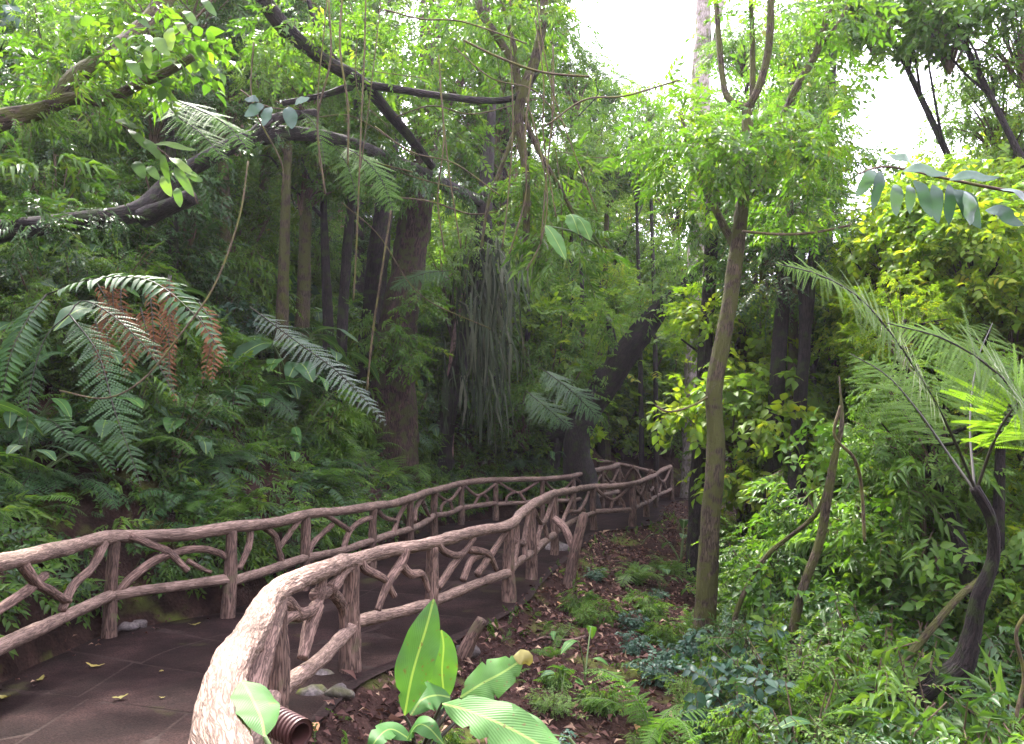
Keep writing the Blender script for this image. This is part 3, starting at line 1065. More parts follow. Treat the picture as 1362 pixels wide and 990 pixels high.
def tree(x, y, zc, rad, kind, label, group, rs, bark='bark', trunk_r=None, lean=(0, 0), rz=1.0, sink=.3, nm='tree'):
    """Generic tree: crown prototype on its own tapered trunk."""
    g = np.random.default_rng(rs)
    gz = Hs(x, y)
    t = thing(nm, label, nm, (x, y, gz), group)
    tr = trunk_r or (.045 * rad + .05)
    h = zc - gz
    top = np.array([x + lean[0], y + lean[1], zc])
    m1 = np.array([x + lean[0] * .3 + g.normal(0, .06), y + lean[1] * .3 + g.normal(0, .06), gz + h * .45])
    mb = MB()
    tube(mb, [(x, y, gz - sink), (x, y, gz + .12), m1, top], [tr * 1.5, tr * 1.15, tr * .85, tr * .45], 12, 30, .12, rs)
    for k in range(5):
        a = g.uniform(0, 6.28)
        f = g.uniform(.55, .95)
        b0 = m1 * (1 - f) + top * f
        e = top + np.array([math.cos(a), math.sin(a), g.uniform(-.3, .5)]) * rad * g.uniform(.5, .8)
        tube(mb, [b0, b0 * .6 + e * .4 + g.normal(0, .1 * rad, 3), b0 * .3 + e * .7 + g.normal(0, .12 * rad, 3), e], [tr * .32, tr * .22, tr * .15, tr * .07], 7, 12, .1, rs + k)
    mb.build('trunk', M[bark], t)
    part('crown', CR[kind], t, (lean[0], lean[1], h), (g.normal(0, .15), g.normal(0, .15), g.uniform(0, 6.28)), (rad, rad, rad * rz), 'stuff')
    return t


HOLES = [(795, -20, 925, 105), (1128, 88, 1252, 185), (1110, -60, 1330, 85)]


def clear_of_holes(p, rad, k=.55):
    q = proj(p)
    if q is None:
        return True
    rw = rad * FPX / q[2] * .75
    if p[1] < 24 and side_dist(np.array([p[0]]), np.array([p[1]]), ER, False)[0] > 0 and q[0] - rw < 900 and q[0] + rw > 720 and p[2] - rad < Hs(p[0], p[1]) + 1.2:
        return False
    rp = rad * FPX / q[2] * k
    for a, b, c, d in HOLES[:2]:
        if a - rp < q[0] < c + rp and b - rp < q[1] < d + rp:
            return False
    return True


# ------------------------------------------------------------------ hero trees (traced trunks at their own depth)
def px_line(pts):
    """[(px, py, Y, radius_m)] -> world points, radii"""
    return np.array([at(a, b, c) for a, b, c, _ in pts]), np.array([d for *_, d in pts])


def hero(name, label, cat, limbs, bark, base=None, crown=None, cmat='leaf_mid', sides=14, rough=.14, part_names=None):
    P0, R0 = px_line(limbs[0])
    b = P0[0] if base is None else np.array(base)
    d0 = P0[1] - P0[0]
    rooted = 'knotted' not in label and abs(d0[2]) > 1.5 * abs(d0[0]) and P0[0][2] > Hs(P0[0][0], P0[0][1]) - .05
    if rooted:
        b = np.array([P0[0][0], P0[0][1], Hs(P0[0][0], P0[0][1])])
    t = thing(name, label, cat, b)
    for k, lm in enumerate(limbs):
        P, R = px_line(lm)
        if k == 0 and rooted:
            P, R = np.vstack([b - [0, 0, .3], P]), np.concatenate([[R[0] * 1.3], R])
        mb = MB()
        tube(mb, P, R, sides if k == 0 else max(7, sides - 4), len(P) * 8, rough, 31 + k)
        nm = part_names[k] if part_names else ('trunk' if k == 0 else 'branch')
        mb.build(nm, M[bark], t)
    if crown:
        mb = MB()
        for (px, py, Y, rad, n, kind, size) in crown:
            clump(mb, kind, at(px, py, Y), rad, n, size, .35, .8)
        o = mb.build('crown', [M[cmat], M['twig']], t)
        o['kind'] = 'stuff'
    return t


def foot(px, Y):
    x = at(px, 600, Y)[0]
    return np.array([x, Y, Hs(x, Y)])


# slim mossy tree on the valley side
f0 = gp(937, 848)
hero('tree', 'slim crooked mossy tree with forked top rising from the leafy slope', 'tree', [
    [(936, 872, f0[1], .17), (938, 840, f0[1], .135), (943, 720, f0[1], .118), (952, 600, f0[1], .108), (950, 520, f0[1], .1), (966, 430, f0[1], .095), (980, 330, f0[1], .09), (990, 240, f0[1], .08), (994, 170, f0[1], .07), (992, 140, f0[1], .055)],
    [(992, 148, f0[1], .05), (1010, 115, f0[1] - .1, .05), (1023, 60, f0[1] - .2, .045), (1026, -30, f0[1] - .3, .04)],
    [(990, 142, f0[1], .045), (970, 132, f0[1] + .1, .042), (960, 95, f0[1] + .2, .04), (950, -30, f0[1] + .3, .032)],
    [(1000, 142, f0[1] + .1, .035), (1001, 80, f0[1] + .1, .032), (998, -20, f0[1] + .1, .03)],
    [(988, 250, f0[1], .06), (1036, 170, f0[1] + .4, .06), (1060, 115, f0[1] + .4, .055), (1090, 60, f0[1] + .5, .05), (1112, -30, f0[1] + .5, .04)],
    [(978, 330, f0[1], .05), (948, 272, f0[1] + .3, .05), (918, 205, f0[1] + .5, .04), (905, 150, f0[1] + .6, .03)],
    [(1090, 62, f0[1] + .5, .03), (1112, 35, f0[1] + .6, .025), (1140, -15, f0[1] + .7, .02)]],
    'bark', crown=[(1000, 185, 8.2, .55, 90, 'ovate', .3), (1080, 205, 8.6, .6, 110, 'ovate', .3), (930, 215, 8.6, .6, 90, 'ovate', .3), (1040, 30, 9.2, .7, 60, 'ovate', .34), (1110, 15, 9.4, .6, 60, 'ovate', .34),
                   (880, 170, 9.2, .6, 80, 'ovate', .32), (1060, 275, 9.0, .55, 90, 'ovate', .3), (1100, 120, 9.2, .4, 40, 'ovate', .3)], cmat='leaf_mid')

hero('tree', 'dark straight trunk right behind the slim mossy tree', 'tree', [
    [(928, 700, 12.5, .17), (932, 560, 12.5, .12), (940, 430, 12.5, .115), (946, 330, 12.5, .12), (950, 260, 12.5, .15), (945, 190, 12.5, .12)],
    [(946, 300, 12.5, .1), (985, 270, 12.3, .12), (1005, 235, 12.2, .06)]],
    'bark_dark', crown=[(945, 285, 12.2, .5, 60, 'lance', .4), (930, 180, 12.6, 1.2, 150, 'ovate', .4), (960, 350, 12.3, .35, 36, 'lance', .36)], cmat='leaf_mid')

hero('tree', 'leaning black mossy trunk bent over the end of the path', 'tree', [
    [(772, 640, 18.8, .42), (766, 590, 18.8, .34), (780, 550, 18.8, .34), (812, 500, 18.6, .36), (838, 462, 18.4, .3), (875, 415, 18.2, .24), (900, 392, 18.1, .2), (935, 350, 18, .12)],
    [(778, 560, 18.9, .26), (742, 572, 19.1, .28), (700, 590, 19.3, .22), (650, 588, 19.5, .1)],
    [(800, 515, 18.6, .15), (815, 465, 18.8, .12), (808, 420, 19, .07)],
    [(742, 572, 19.1, .16), (735, 610, 19.1, .2), (728, 640, 19.1, .24)]],
    'bark_dark', crown=[(880, 400, 18.2, .7, 60, 'ovate', .42), (800, 420, 18.8, 1.2, 130, 'ovate', .45), (760, 500, 18.6, .8, 60, 'ovate', .4), (910, 345, 18, .9, 80, 'ovate', .42)], cmat='leaf_pale')

hero('tree', 'big mossy brown trunk with reddish edge standing on the earth bank', 'tree', [
    [(522, 500, 15.2, .46), (532, 420, 15.2, .38), (545, 340, 15.2, .35), (556, 270, 15.2, .32), (566, 180, 15.2, .3), (572, 100, 15.2, .26), (575, -40, 15.2, .2)],
    [(566, 200, 15.2, .14), (600, 130, 15, .1), (640, 60, 14.8, .07), (650, -20, 14.8, .05)]],
    'bark_red', crown=[(505, 440, 14.4, .6, 60, 'lance', .4), (560, 400, 14.6, .4, 40, 'ovate', .34), (550, 250, 14.7, .4, 40, 'lance', .36), (540, 470, 14.2, .5, 50, 'ovate', .34), (560, 60, 13.2, 1.5, 200, 'ovate', .4), (500, 120, 13, 1.0, 110, 'ovate', .4), (640, 30, 13, 1.2, 150, 'ovate', .4), (600, 180, 12.6, .7, 70, 'ovate', .36)], cmat='leaf_mid')
hero('tree', 'black trunk close behind the big mossy brown one on bank', 'tree', [
    [(492, 470, 16.4, .3), (497, 400, 16.4, .25), (505, 320, 16.4, .23), (514, 250, 16.4, .2), (525, 120, 16.4, .15)]],
    'bark_dark', crown=[(520, 130, 14.6, 1.3, 150, 'ovate', .42), (470, 190, 14.2, .8, 80, 'ovate', .4)], cmat='leaf_mid')
hero('tree', 'thin dark sapling trunk beside the paired big trunks', 'tree', [
    [(455, 440, 13.8, .1), (462, 330, 13.8, .09), (470, 230, 13.8, .08), (476, 120, 13.8, .06)]],
    'bark_dark', crown=[(470, 150, 13.8, .9, 110, 'ovate', .38), (430, 215, 13.4, .6, 70, 'ovate', .36)], cmat='leaf_mid')

# stump-like column shaggy with grey hanging straps
t = hero('tree', 'shaggy dead trunk hung with long grey strap leaves', 'tree', [
    [(588, 590, 17.4, .26), (598, 540, 17.4, .2), (622, 440, 17.4, .2), (640, 340, 17.3, .22), (645, 262, 17.2, .18), (650, 200, 17.2, .13), (655, 140, 17.2, .09)]], 'bark_dark')
g = np.random.default_rng(44)
for k in range(280):
    f = g.random() ** .8
    c = at(624 + 36 * f + g.normal(0, 22), 520 - 215 * f, 17.1 + g.normal(-.2, .3))
    out = np.array([g.normal(.25, .5), g.normal(-.45, .4), 0]) * .42
    L = g.uniform(.7, 1.9)
    mb = MB()
    blade(mb, [c, c + out * .6 + [0, 0, -.08 * L], c + out + [0, 0, -.5 * L], c + out * 1.1 + [g.normal(0, .1), g.normal(0, .06), -L]], g.uniform(.03, .075), (g.normal(0, .9), -1, .3), 7, .1, .02, k, g.random(), 0, .5)
    mb.build('hanging_leaf', M['strap_grey'], t)

# arching black branch across the bank
hero('tree', 'black moss-clad trunk arching low over the earth bank', 'tree', [
    [(-70, 330, 7.6, .16), (0, 308, 7.8, .12), (80, 297, 8.0, .105), (180, 282, 8.3, .11), (225, 245, 8.6, .10), (290, 203, 8.9, .10), (345, 182, 9.2, .11), (400, 178, 9.6, .095), (460, 190, 10.2, .10), (540, 222, 12.2, .12), (600, 250, 14.5, .13), (640, 268, 17.2, .12)],
    [(190, 290, 8.3, .12), (225, 275, 8.2, .1), (256, 262, 8.1, .09)],
    [(330, 190, 9.1, .1), (365, 160, 9.2, .08), (420, 150, 9.6, .05)]],
    'bark_dark', crown=[(60, 300, 7.7, .3, 36, 'ovate', .2), (20, 290, 7.6, .35, 30, 'lance', .26), (110, 288, 7.9, .3, 30, 'tiny', .22), (300, 195, 8.8, .3, 26, 'ovate', .22), (365, 175, 9.2, .3, 26, 'tiny', .24), (500, 205, 10.6, .35, 30, 'lance', .26), (610, 255, 14.4, .4, 30, 'lance', .3), (150, 285, 8.1, .25, 24, 'ovate', .2), (250, 225, 8.6, .3, 20, 'lance', .26), (560, 225, 11.4, .4, 36, 'ovate', .3), (450, 180, 10, .25, 16, 'ovate', .22)], cmat='leaf_dark')

hero('tree', 'snapped mossy limb with a blunt cut end jutting over bank', 'tree', [
    [(-80, 190, 5.6, .10), (0, 160, 5.8, .085), (50, 147, 6.0, .07), (95, 131, 6.1, .058), (140, 134, 6.2, .05), (190, 110, 6.2, .042), (228, 93, 6.2, .036), (257, 76, 6.2, .034)],
    [(60, 145, 6.0, .05), (105, 100, 6.3, .075), (150, 70, 6.6, .075), (200, 25, 7, .08), (240, -30, 7.3, .08)]],
    'bark', crown=[(30, 140, 5.7, .3, 30, 'tiny', .2), (90, 120, 6.0, .3, 26, 'lance', .26), (150, 122, 6.1, .22, 16, 'ovate', .2), (170, 60, 6.5, .5, 40, 'lance', .3), (60, 60, 6.2, .6, 60, 'ovate', .26), (215, 60, 6.4, .4, 26, 'broad', .3)], cmat='leaf_mid')

hero('tree', 'tall pinkish trunk standing high on the bank among leaves', 'tree', [
    [(262, 260, 17, .62), (266, 150, 17, .52), (268, 60, 17, .5), (272, -60, 17, .45)],
    [(300, 160, 17.4, .26), (304, 60, 17.4, .25), (300, -40, 17.4, .22)]],
    'bark_pink', crown=[(300, -20, 16.5, 1.6, 130, 'ovate', .45)], cmat='leaf_mid')

hero('tree', 'dark slanting branch crossing to a level thin limb above bank', 'tree', [
    [(345, -10, 8.6, .11), (372, 30, 8.8, .1), (420, 72, 9.2, .09), (482, 112, 9.8, .085), (530, 165, 10.6, .075), (575, 222, 11.4, .06)],
    [(376, 138, 9.4, .035), (430, 127, 9.6, .04), (482, 114, 9.8, .055), (560, 124, 10, .05), (640, 134, 10.2, .05), (688, 128, 10.3, .04), (715, 95, 10.3, .05)],
    [(480, 112, 9.8, .05), (430, 60, 9.6, .04), (410, 0, 9.4, .03)]],
    'bark_dark', crown=[(400, 30, 9, .6, 70, 'ovate', .28), (470, 60, 9.6, .6, 60, 'ovate', .28), (360, 60, 9, .5, 46, 'ovate', .28), (540, 90, 10.4, .5, 50, 'ovate', .28)], cmat='leaf_mid')

hero('tree', 'bare knotted stems meeting in a tangle above the path', 'tree', [
    [(700, 330, 10.6, .05), (700, 240, 10.5, .06), (690, 160, 10.4, .07), (694, 128, 10.3, .085), (712, 80, 10.3, .075), (722, 30, 10.3, .065), (726, -30, 10.3, .06)],
    [(692, 130, 10.3, .06), (682, 85, 10.4, .05), (662, 50, 10.5, .055), (640, 15, 10.6, .055), (632, -30, 10.6, .05)],
    [(690, 120, 10.3, .04), (686, 70, 10.2, .035), (672, 20, 10.2, .03), (660, -30, 10.2, .03)],
    [(696, 150, 10.4, .04), (716, 200, 10.5, .035), (745, 250, 10.6, .03), (770, 300, 10.6, .02)],
    [(690, 160, 10.4, .03), (668, 220, 10.4, .03), (650, 270, 10.4, .025), (640, 330, 10.4, .02)]],
    'bark', crown=[(700, 40, 10.4, .7, 60, 'lance', .34), (650, 20, 10.6, .7, 60, 'lance', .34), (740, 240, 10.8, .6, 60, 'lance', .36), (750, 330, 10.4, .5, 40, 'lance', .4), (690, 250, 10.6, .45, 40, 'ovate', .26)], cmat='leaf_mid')

# valley-side trunks
hero('tree', 'stout dark trunk wrapped in leaves beyond the slim tree', 'tree', [
    [(1028, 640, 11, .14), (1032, 540, 11, .115), (1038, 440, 11, .105), (1045, 370, 11, .1), (1048, 290, 11, .1)]],
    'bark_dark', crown=[(1040, 300, 11, .8, 120, 'tiny', .45), (1020, 380, 10.8, .5, 60, 'tiny', .4)], cmat='leaf_dark')
hero('tree', 'twin dark stems joined low beside the stout wrapped trunk', 'tree', [
    [(1060, 640, 10.6, .12), (1064, 540, 10.6, .095), (1070, 450, 10.6, .08), (1066, 370, 10.6, .075), (1050, 310, 10.6, .06), (1020, 265, 10.6, .05)],
    [(1070, 450, 10.6, .08), (1078, 380, 10.6, .07), (1084, 300, 10.6, .05)],
    [(1055, 320, 10.6, .04), (1052, 250, 10.6, .035)]],
    'bark_dark', crown=[(1080, 290, 10.6, .7, 100, 'tiny', .42), (1020, 270, 10.6, .5, 60, 'tiny', .4)], cmat='leaf_dark')
fv = gp(1046, 935)
hero('tree', 'twisted thin stem with peeling bark among the low bushes', 'tree', [
    [(1044, 950, fv[1], .05), (1052, 860, fv[1], .045), (1066, 790, fv[1], .045), (1090, 720, fv[1], .04), (1102, 650, fv[1], .042), (1112, 600, fv[1], .03), (1120, 560, fv[1], .018), (1116, 500, fv[1] + .1, .007)],
    [(1102, 650, fv[1], .025), (1080, 690, fv[1] + .1, .022), (1020, 740, fv[1] + .3, .02), (985, 800, fv[1] + .4, .022), (962, 880, fv[1] + .4, .026)]],
    'bark', crown=[(1085, 600, fv[1] + .2, .3, 24, 'broad', .2), (1030, 760, fv[1] + .1, .25, 16, 'broad', .2)], cmat='leaf_mid')
hero('fallen_pole', 'grey fallen pole leaning towards the tree fern trunk', 'log', [
    [(1140, 945, 6.2, .03), (1210, 870, 6.3, .032), (1270, 800, 6.4, .03), (1310, 765, 6.45, .02)]], 'bark', part_names=['pole'])
hero('tree', 'tall pale grey trunk standing against the bright sky gap', 'tree', [
    [(925, 640, 24, .45), (930, 300, 24, .36), (932, 120, 24, .30), (935, 40, 24, .27), (934, -60, 24, .24)],
    [(932, 120, 24, .12), (950, 60, 24, .1), (965, -30, 24, .08)]],
    'bark_grey', crown=[(985, 40, 24, 1.2, 60, 'ovate', .7)], cmat='leaf_pale')
hero('tree', 'dark forked tree standing between the two bright sky gaps', 'tree', [
    [(1096, 640, 17, .22), (1098, 300, 17, .16), (1102, 160, 17, .14), (1104, 90, 17, .14), (1108, 0, 17, .1)],
    [(1102, 130, 17, .08), (1080, 90, 17, .06), (1062, 50, 17, .05)]],
    'bark_dark', crown=[(1100, 90, 16.8, .8, 70, 'ovate', .5), (1060, 60, 17, 1.0, 90, 'ovate', .5), (1120, 10, 17, .9, 80, 'ovate', .5), (1075, 150, 16.6, .9, 90, 'ovate', .5)], cmat='leaf_mid')

# hanging vines
def vine(label, pts, r_):
    P, _ = px_line([(a, b, c, r_) for a, b, c in pts])
    mb = MB()
    tube(mb, P, r_, 6, len(P) * 8, .1, 3)
    o = mb.build('hanging_vine', M['vine'])
    return tag(o, label, 'vine')


vine('thin brown vine hanging straight down in front of the slanting branch', [(487, -30, 8.4), (485, 60, 8.4), (481, 150, 8.4), (478, 230, 8.4), (474, 330, 8.5), (470, 400, 8.6)], .011)
vine('pale bare sapling stem rising in front of the big trunks', [(488, 520, 8.8), (496, 440, 8.7), (508, 360, 8.6), (520, 280, 8.5)], .013)
vine('thin vine dropping from the knotted stems to the shaggy trunk', [(678, -20, 10), (680, 80, 10), (682, 170, 10), (676, 260, 10), (668, 330, 10)], .012)
vine('yellowish vine swinging off the knotted stem tangle', [(700, 130, 10), (716, 190, 9.9), (728, 260, 9.9), (720, 320, 9.9), (700, 360, 9.9)], .012)
vine('curved dark vine sweeping down across the brown dead fern', [(330, 215, 6.6), (318, 290, 6.5), (285, 380, 6.4), (240, 445, 6.3), (190, 505, 6.3), (140, 530, 6.3), (80, 520, 6.4)], .008)
vine('tawny vine looping over bushes beside the twisted stem', [(1118, 540, 5.6), (1110, 580, 5.6), (1136, 610, 5.6), (1146, 650, 5.7), (1150, 720, 5.7)], .012)
vine('pale vine dangling beside the tree fern trunk', [(1380, 800, 5.2), (1352, 840, 5.2), (1362, 900, 5.2), (1352, 960, 5.2), (1372, 1000, 5.2)], .012)
vine('long thin bough reaching across in front of dark twin stems', [(988, 308, 8.2), (1040, 312, 8.4), (1085, 309, 8.6), (1130, 300, 8.7)], .016)
vine('bare crooked twig growing off the slim mossy tree', [(952, 522, f0[1]), (920, 540, f0[1] - .1), (890, 548, f0[1] - .2), (872, 540, f0[1] - .2)], .014)

g = np.random.default_rng(17)
for k in range(30):
    x0 = g.uniform(330, 800)
    Y = g.uniform(7.5, 12)
    if k % 2:
        y0 = g.uniform(-40, 120)
        dx = g.normal(0, 40)
        pts = [(x0, y0, Y), (x0 + dx * .3 + g.normal(0, 6), y0 + 80, Y), (x0 + dx * .6 + g.normal(0, 8), y0 + 160, Y + .1), (x0 + dx, y0 + g.uniform(200, 290), Y + .2)]
        lab = 'slender brown vine hanging among the leaves above the bank'
    else:
        y0 = g.uniform(0, 300)
        sl = g.normal(.25, .5)
        pts = [(x0, y0, Y), (x0 + 50, y0 + 50 * sl + g.normal(0, 8), Y), (x0 + 105, y0 + 105 * sl + g.normal(0, 10), Y + .2), (x0 + g.uniform(140, 200), y0 + 160 * sl, Y + .3)]
        lab = 'thin bare twig crossing among the leaves above the bank'
    vine(lab, pts, g.uniform(.005, .013))['group'] = 'hanging vines above the bank' if k % 2 else 'bare twigs above the bank'

# ------------------------------------------------------------------ tree fern on the valley side
b = at(1296, 648, 5.6)
t = thing('tree_fern', 'feathery tree fern on a curving black trunk with exposed roots', 'fern', (b[0] + .1, 5.6, Hs(b[0] + .1, 5.6)))
TP, TR = px_line([(1170, 1010, 5.9, .12), (1190, 950, 5.9, .11), (1230, 915, 5.85, .1), (1275, 888, 5.8, .085), (1292, 845, 5.75, .058), (1302, 795, 5.7, .052), (1322, 742, 5.65, .046), (1318, 690, 5.6, .04), (1296, 648, 5.6, .035)])
for nm_, pp_, rr_ in (('trunk', TP, TR), ('root', *px_line([(1272, 892, 5.8, .06), (1290, 935, 5.75, .05), (1302, 1010, 5.75, .06)])), ('root', *px_line([(1200, 940, 5.9, .08), (1160, 925, 6.0, .07), (1120, 935, 6.1, .06), (1085, 975, 6.1, .06)]))):
    mb = MB()
    tube(mb, pp_, rr_, 12, len(pp_) * 8, .2, 4)
    mb.build(nm_, M['bark_dark'], t)
for k, (pl, np_, pln) in enumerate([
        ([(1296, 648, 5.6), (1262, 570, 5.4), (1212, 482, 5.2), (1152, 405, 5.1), (1095, 368, 5.0), (1030, 350, 5.0)], 44, .55),
        ([(1294, 650, 5.6), (1262, 605, 5.8), (1222, 548, 6.0), (1180, 500, 6.2), (1130, 470, 6.4)], 24, .5),
        ([(1300, 648, 5.6), (1330, 570, 5.4), (1372, 520, 5.2), (1430, 500, 5.0)], 24, .6),
        ([(1430, 720, 5.0), (1395, 600, 4.8), (1345, 515, 4.7), (1265, 455, 4.7), (1180, 430, 4.8)], 34, .7),
        ([(1296, 650, 5.6), (1290, 560, 6.0), (1300, 480, 6.4), (1320, 430, 6.8)], 22, .5)]):
    mb = MB()
    frond(mb, [at(*p) for p in pl], np_ * 5 // 4, pln, 'bi', .06, (.25, -.6, .75), .2, .012, 60 + k, bare=.3)
    mb.build('frond', [M['fern_lime'], M['stem_dark']], t)

# ------------------------------------------------------------------ bank ferns with traced fronds
def hero_fern(label, mat, fronds, kind='simple', pw=.27, up=(0, -.5, .85), stem='stem_dark', droop=.25):
    P0 = at(*fronds[0][0][0])
    t = thing('fern', label, 'fern', P0)
    for k, (pl, n, pln) in enumerate(fronds):
        mb = MB()
        frond(mb, [at(*p) for p in pl], n, pln, kind, pw, up, droop, .008, 80 + k, bare=.08)
        mb.build('frond', [M[mat], M[stem]], t)
    return t


hero_fern('large dark fern with a long drooping frond over brown dead fronds', 'fern_dark', [
    ([(62, 392, 7.2), (120, 372, 7.0), (195, 372, 6.8), (255, 415, 6.6), (302, 478, 6.4)], 30, .25),
    ([(62, 392, 7.2), (40, 420, 7.0), (15, 470, 6.8), (0, 540, 6.7)], 24, .2)], 'simple', .22)
hero_fern('dark fern whose long frond hangs straight down the bank', 'fern_dark', [
    ([(92, 418, 6.8), (130, 470, 6.6), (152, 545, 6.45), (170, 595, 6.4), (188, 648, 6.35)], 30, .24),
    ([(92, 418, 6.8), (110, 400, 6.9), (150, 420, 6.7), (200, 470, 6.6), (235, 530, 6.5)], 24, .18),
    ([(92, 418, 6.8), (60, 450, 6.8), (40, 520, 6.7), (35, 590, 6.6)], 22, .16)], 'bi', .14)
hero_fern('grey green fern frond slanting down across glossy broad leaves', 'fern_grey', [
    ([(332, 408, 9.0), (395, 455, 8.7), (455, 500, 8.4), (515, 566, 8.1)], 34, .28)], 'bi', .1)
hero_fern('pale little fern perched on the arching black trunk', 'fern_light', [
    ([(400, 148, 9.4), (418, 165, 9.2), (428, 195, 9.1), (432, 222, 9.0)], 16, .22),
    ([(440, 190, 10), (475, 205, 9.8), (505, 235, 9.6), (525, 285, 9.5)], 22, .34),
    ([(440, 190, 10), (460, 215, 9.7), (470, 245, 9.6), (478, 275, 9.5)], 18, .25)], 'bi', .14)
hero_fern('feathery fern spilling under the snapped limb', 'fern_light', [
    ([(190, 120, 8), (250, 140, 7.9), (300, 165, 7.8), (330, 200, 7.7)], 22, .35),
    ([(200, 125, 8), (230, 150, 7.8), (270, 180, 7.7), (300, 215, 7.6)], 20, .3)], 'bi', .13)
hero_fern('dark feathery fern hanging beside the shaggy grey trunk', 'fern_dark', [
    ([(600, 360, 13), (560, 365, 12.8), (520, 385, 12.6)], 20, .45),
    ([(720, 490, 14), (760, 520, 13.6), (800, 560, 13.4)], 22, .5),
    ([(700, 520, 14), (730, 545, 13.6), (760, 570, 13.4)], 20, .4)], 'bi', .13)
g = np.random.default_rng(71)
dead = []
for k in range(16):
    x0 = 150 + g.uniform(-30, 120)
    y0 = 385 + g.uniform(-20, 50)
    dead.append(([(x0, y0, 7.1), (x0 + g.normal(8, 8), y0 + 35, 7.0), (x0 + g.normal(12, 12), y0 + g.uniform(70, 110), 6.9)], 16, g.uniform(.09, .15)))
hero_fern('withered brown fern clump hanging below the large dark fern', 'fern_dead', dead, 'simple', .2, (0, -.8, .5), 'stem_dark', .5)

# dry hanging grass on the bank: too fine to count
mb = MB()
for c0, n, sx, sy in (((285, 330), 420, 45, 34), ((60, 380), 150, 50, 40), ((190, 365), 260, 60, 24), ((100, 290), 120, 60, 40)):
    p = np.array([gp(c0[0] + g.normal(0, sx), c0[1] + g.normal(0, sy), 4, 24) + [0, -.08, g.uniform(.05, .4)] for _ in range(n)])
    d = np.stack([g.normal(.1, .7, n), g.normal(-.25, .3, n), -.8 + g.normal(0, .5, n)], 1)
    scatter(mb, leaf_tpl(0, .4, .2, .2), p, d, np.tile([0., -1, .3], (n, 1)) + g.normal(0, .3, (n, 3)), g.uniform(.12, .34, n), g.uniform(.003, .006, n))
o = mb.build('dry_grass', M['dry_grass'])
tag(o, 'dry brown grass hanging in tufts from the earth bank', 'grass', kind='stuff')

# ------------------------------------------------------------------ banana-like plant in the foreground
b = at(566, 1040, 3.55)
bz = Hs(b[0], 3.55)
t = thing('banana_plant', 'young banana plant with paddle leaves beside the fence bend', 'plant', (b[0], 3.55, bz))
crown_pt = at(560, 985, 3.55)
BL = [([(538, 952, 3.5), (549, 895, 3.5), (567, 835, 3.52), (577, 797, 3.55)], 52, (-.25, -1, .1), .55, .10),
      ([(592, 935, 3.75), (588, 895, 3.75), (590, 860, 3.75), (587, 838, 3.75)], 40, (.2, -1, .1), .75, .12),
      ([(612, 928, 3.6), (640, 910, 3.6), (668, 895, 3.6), (697, 876, 3.6)], 52, (-.2, -.75, .6), .8, .1),
      ([(588, 936, 3.4), (630, 948, 3.3), (690, 975, 3.2), (760, 1018, 3.1)], 60, (-.1, -.6, .8), .6, .12),
      ([(640, 935, 3.75), (670, 945, 3.7), (710, 970, 3.6), (750, 1000, 3.5)], 34, (.1, -.6, .8), .5, .1),
      ([(600, 928, 3.7), (580, 925, 3.65), (560, 932, 3.6), (546, 952, 3.55)], 44, (0, -.6, .7), .35, .1),
      ([(540, 985, 3.5), (555, 965, 3.45), (570, 968, 3.4), (590, 990, 3.4)], 30, (0, -.5, .8), .3, .1),
      ([(548, 985, 3.5), (520, 970, 3.5), (500, 985, 3.4), (488, 1010, 3.4)], 30, (0, -.5, .8), .2, .1)]
for k, (pl, w, nr, r_, fd_) in enumerate(BL):
    mb = MB()
    P = [at(*p) for p in pl]
    blade(mb, P, w / FPX * pl[1][2], nr, 30, fd_, .035, k, r_, 0, .46, .12 if k in (2, 3) else .03)
    mid_ = (P[0] + crown_pt) / 2 + np.array([0, 0, -.02])
    tube(mb, [np.array([b[0] + .01 * k, 3.55, bz]), crown_pt + [.008 * k - .02, 0, -.12], mid_, P[0]], [.014, .011, .008, .006], 7, 16, m=1, caps=False)
    o = mb.build('leaf', [M['blade'], M['stem_dark']], t)
    if k == 2:
        mb = MB()
        tip = P[-1]
        blade(mb, [tip - [.05, 0, -.01], tip + [.005, -.008, .006], tip + [.022, -.01, -.012], tip + [.024, -.01, -.03]], .075, nr, 8, .1, .05, 5, .4)
        mb.build('leaf_tip', M['yellow_leaf'], o)['label'] = 'yellowed leaf tip'

mb = MB()
blade(mb, [at(352, 980, 2.05), at(347, 955, 2.1), at(333, 925, 2.2), at(322, 905, 2.25)][::-1], .13, (.5, -.7, .6), 20, .1, .03, 3, .5)
p = at(372, 985, 2.05)
tube(mb, [(p[0], 2.05, Hs(p[0], 2.05)), p + [0, 0, -.1], at(352, 980, 2.05)], [.012, .01, .006], 6, 10, m=1)
o = mb.build('seedling', [M['blade'], M['stem_green']])
tag(o, 'single smooth green blade sprouting against the gnarled rail bend', 'plant')

# ribbed drain pipe
pc = at(405, 972, 3.05)
gz = Hs(pc[0], pc[1])
pipe0 = np.array([pc[0], pc[1], max(gz + .03, pc[2] - .02)])
mb = MB()
ax = unit(np.array([.75, -.6, -.08]))
nseg = 60
P = np.array([pipe0 - ax * .22 + ax * .2 * k / nseg for k in range(nseg)])
R = .05 + .008 * np.sign(np.sin(np.arange(nseg) * .9))
tube(mb, P, R, 20, nseg * 3, caps=False)
R2 = np.full(2, .041)
tube(mb, [P[-1], P[0]], R2, 20, 8, caps=False)
o = mb.build('drain_pipe', M['pipe'])
tag(o, 'ribbed reddish brown drain pipe lying below the fence bend', 'pipe')

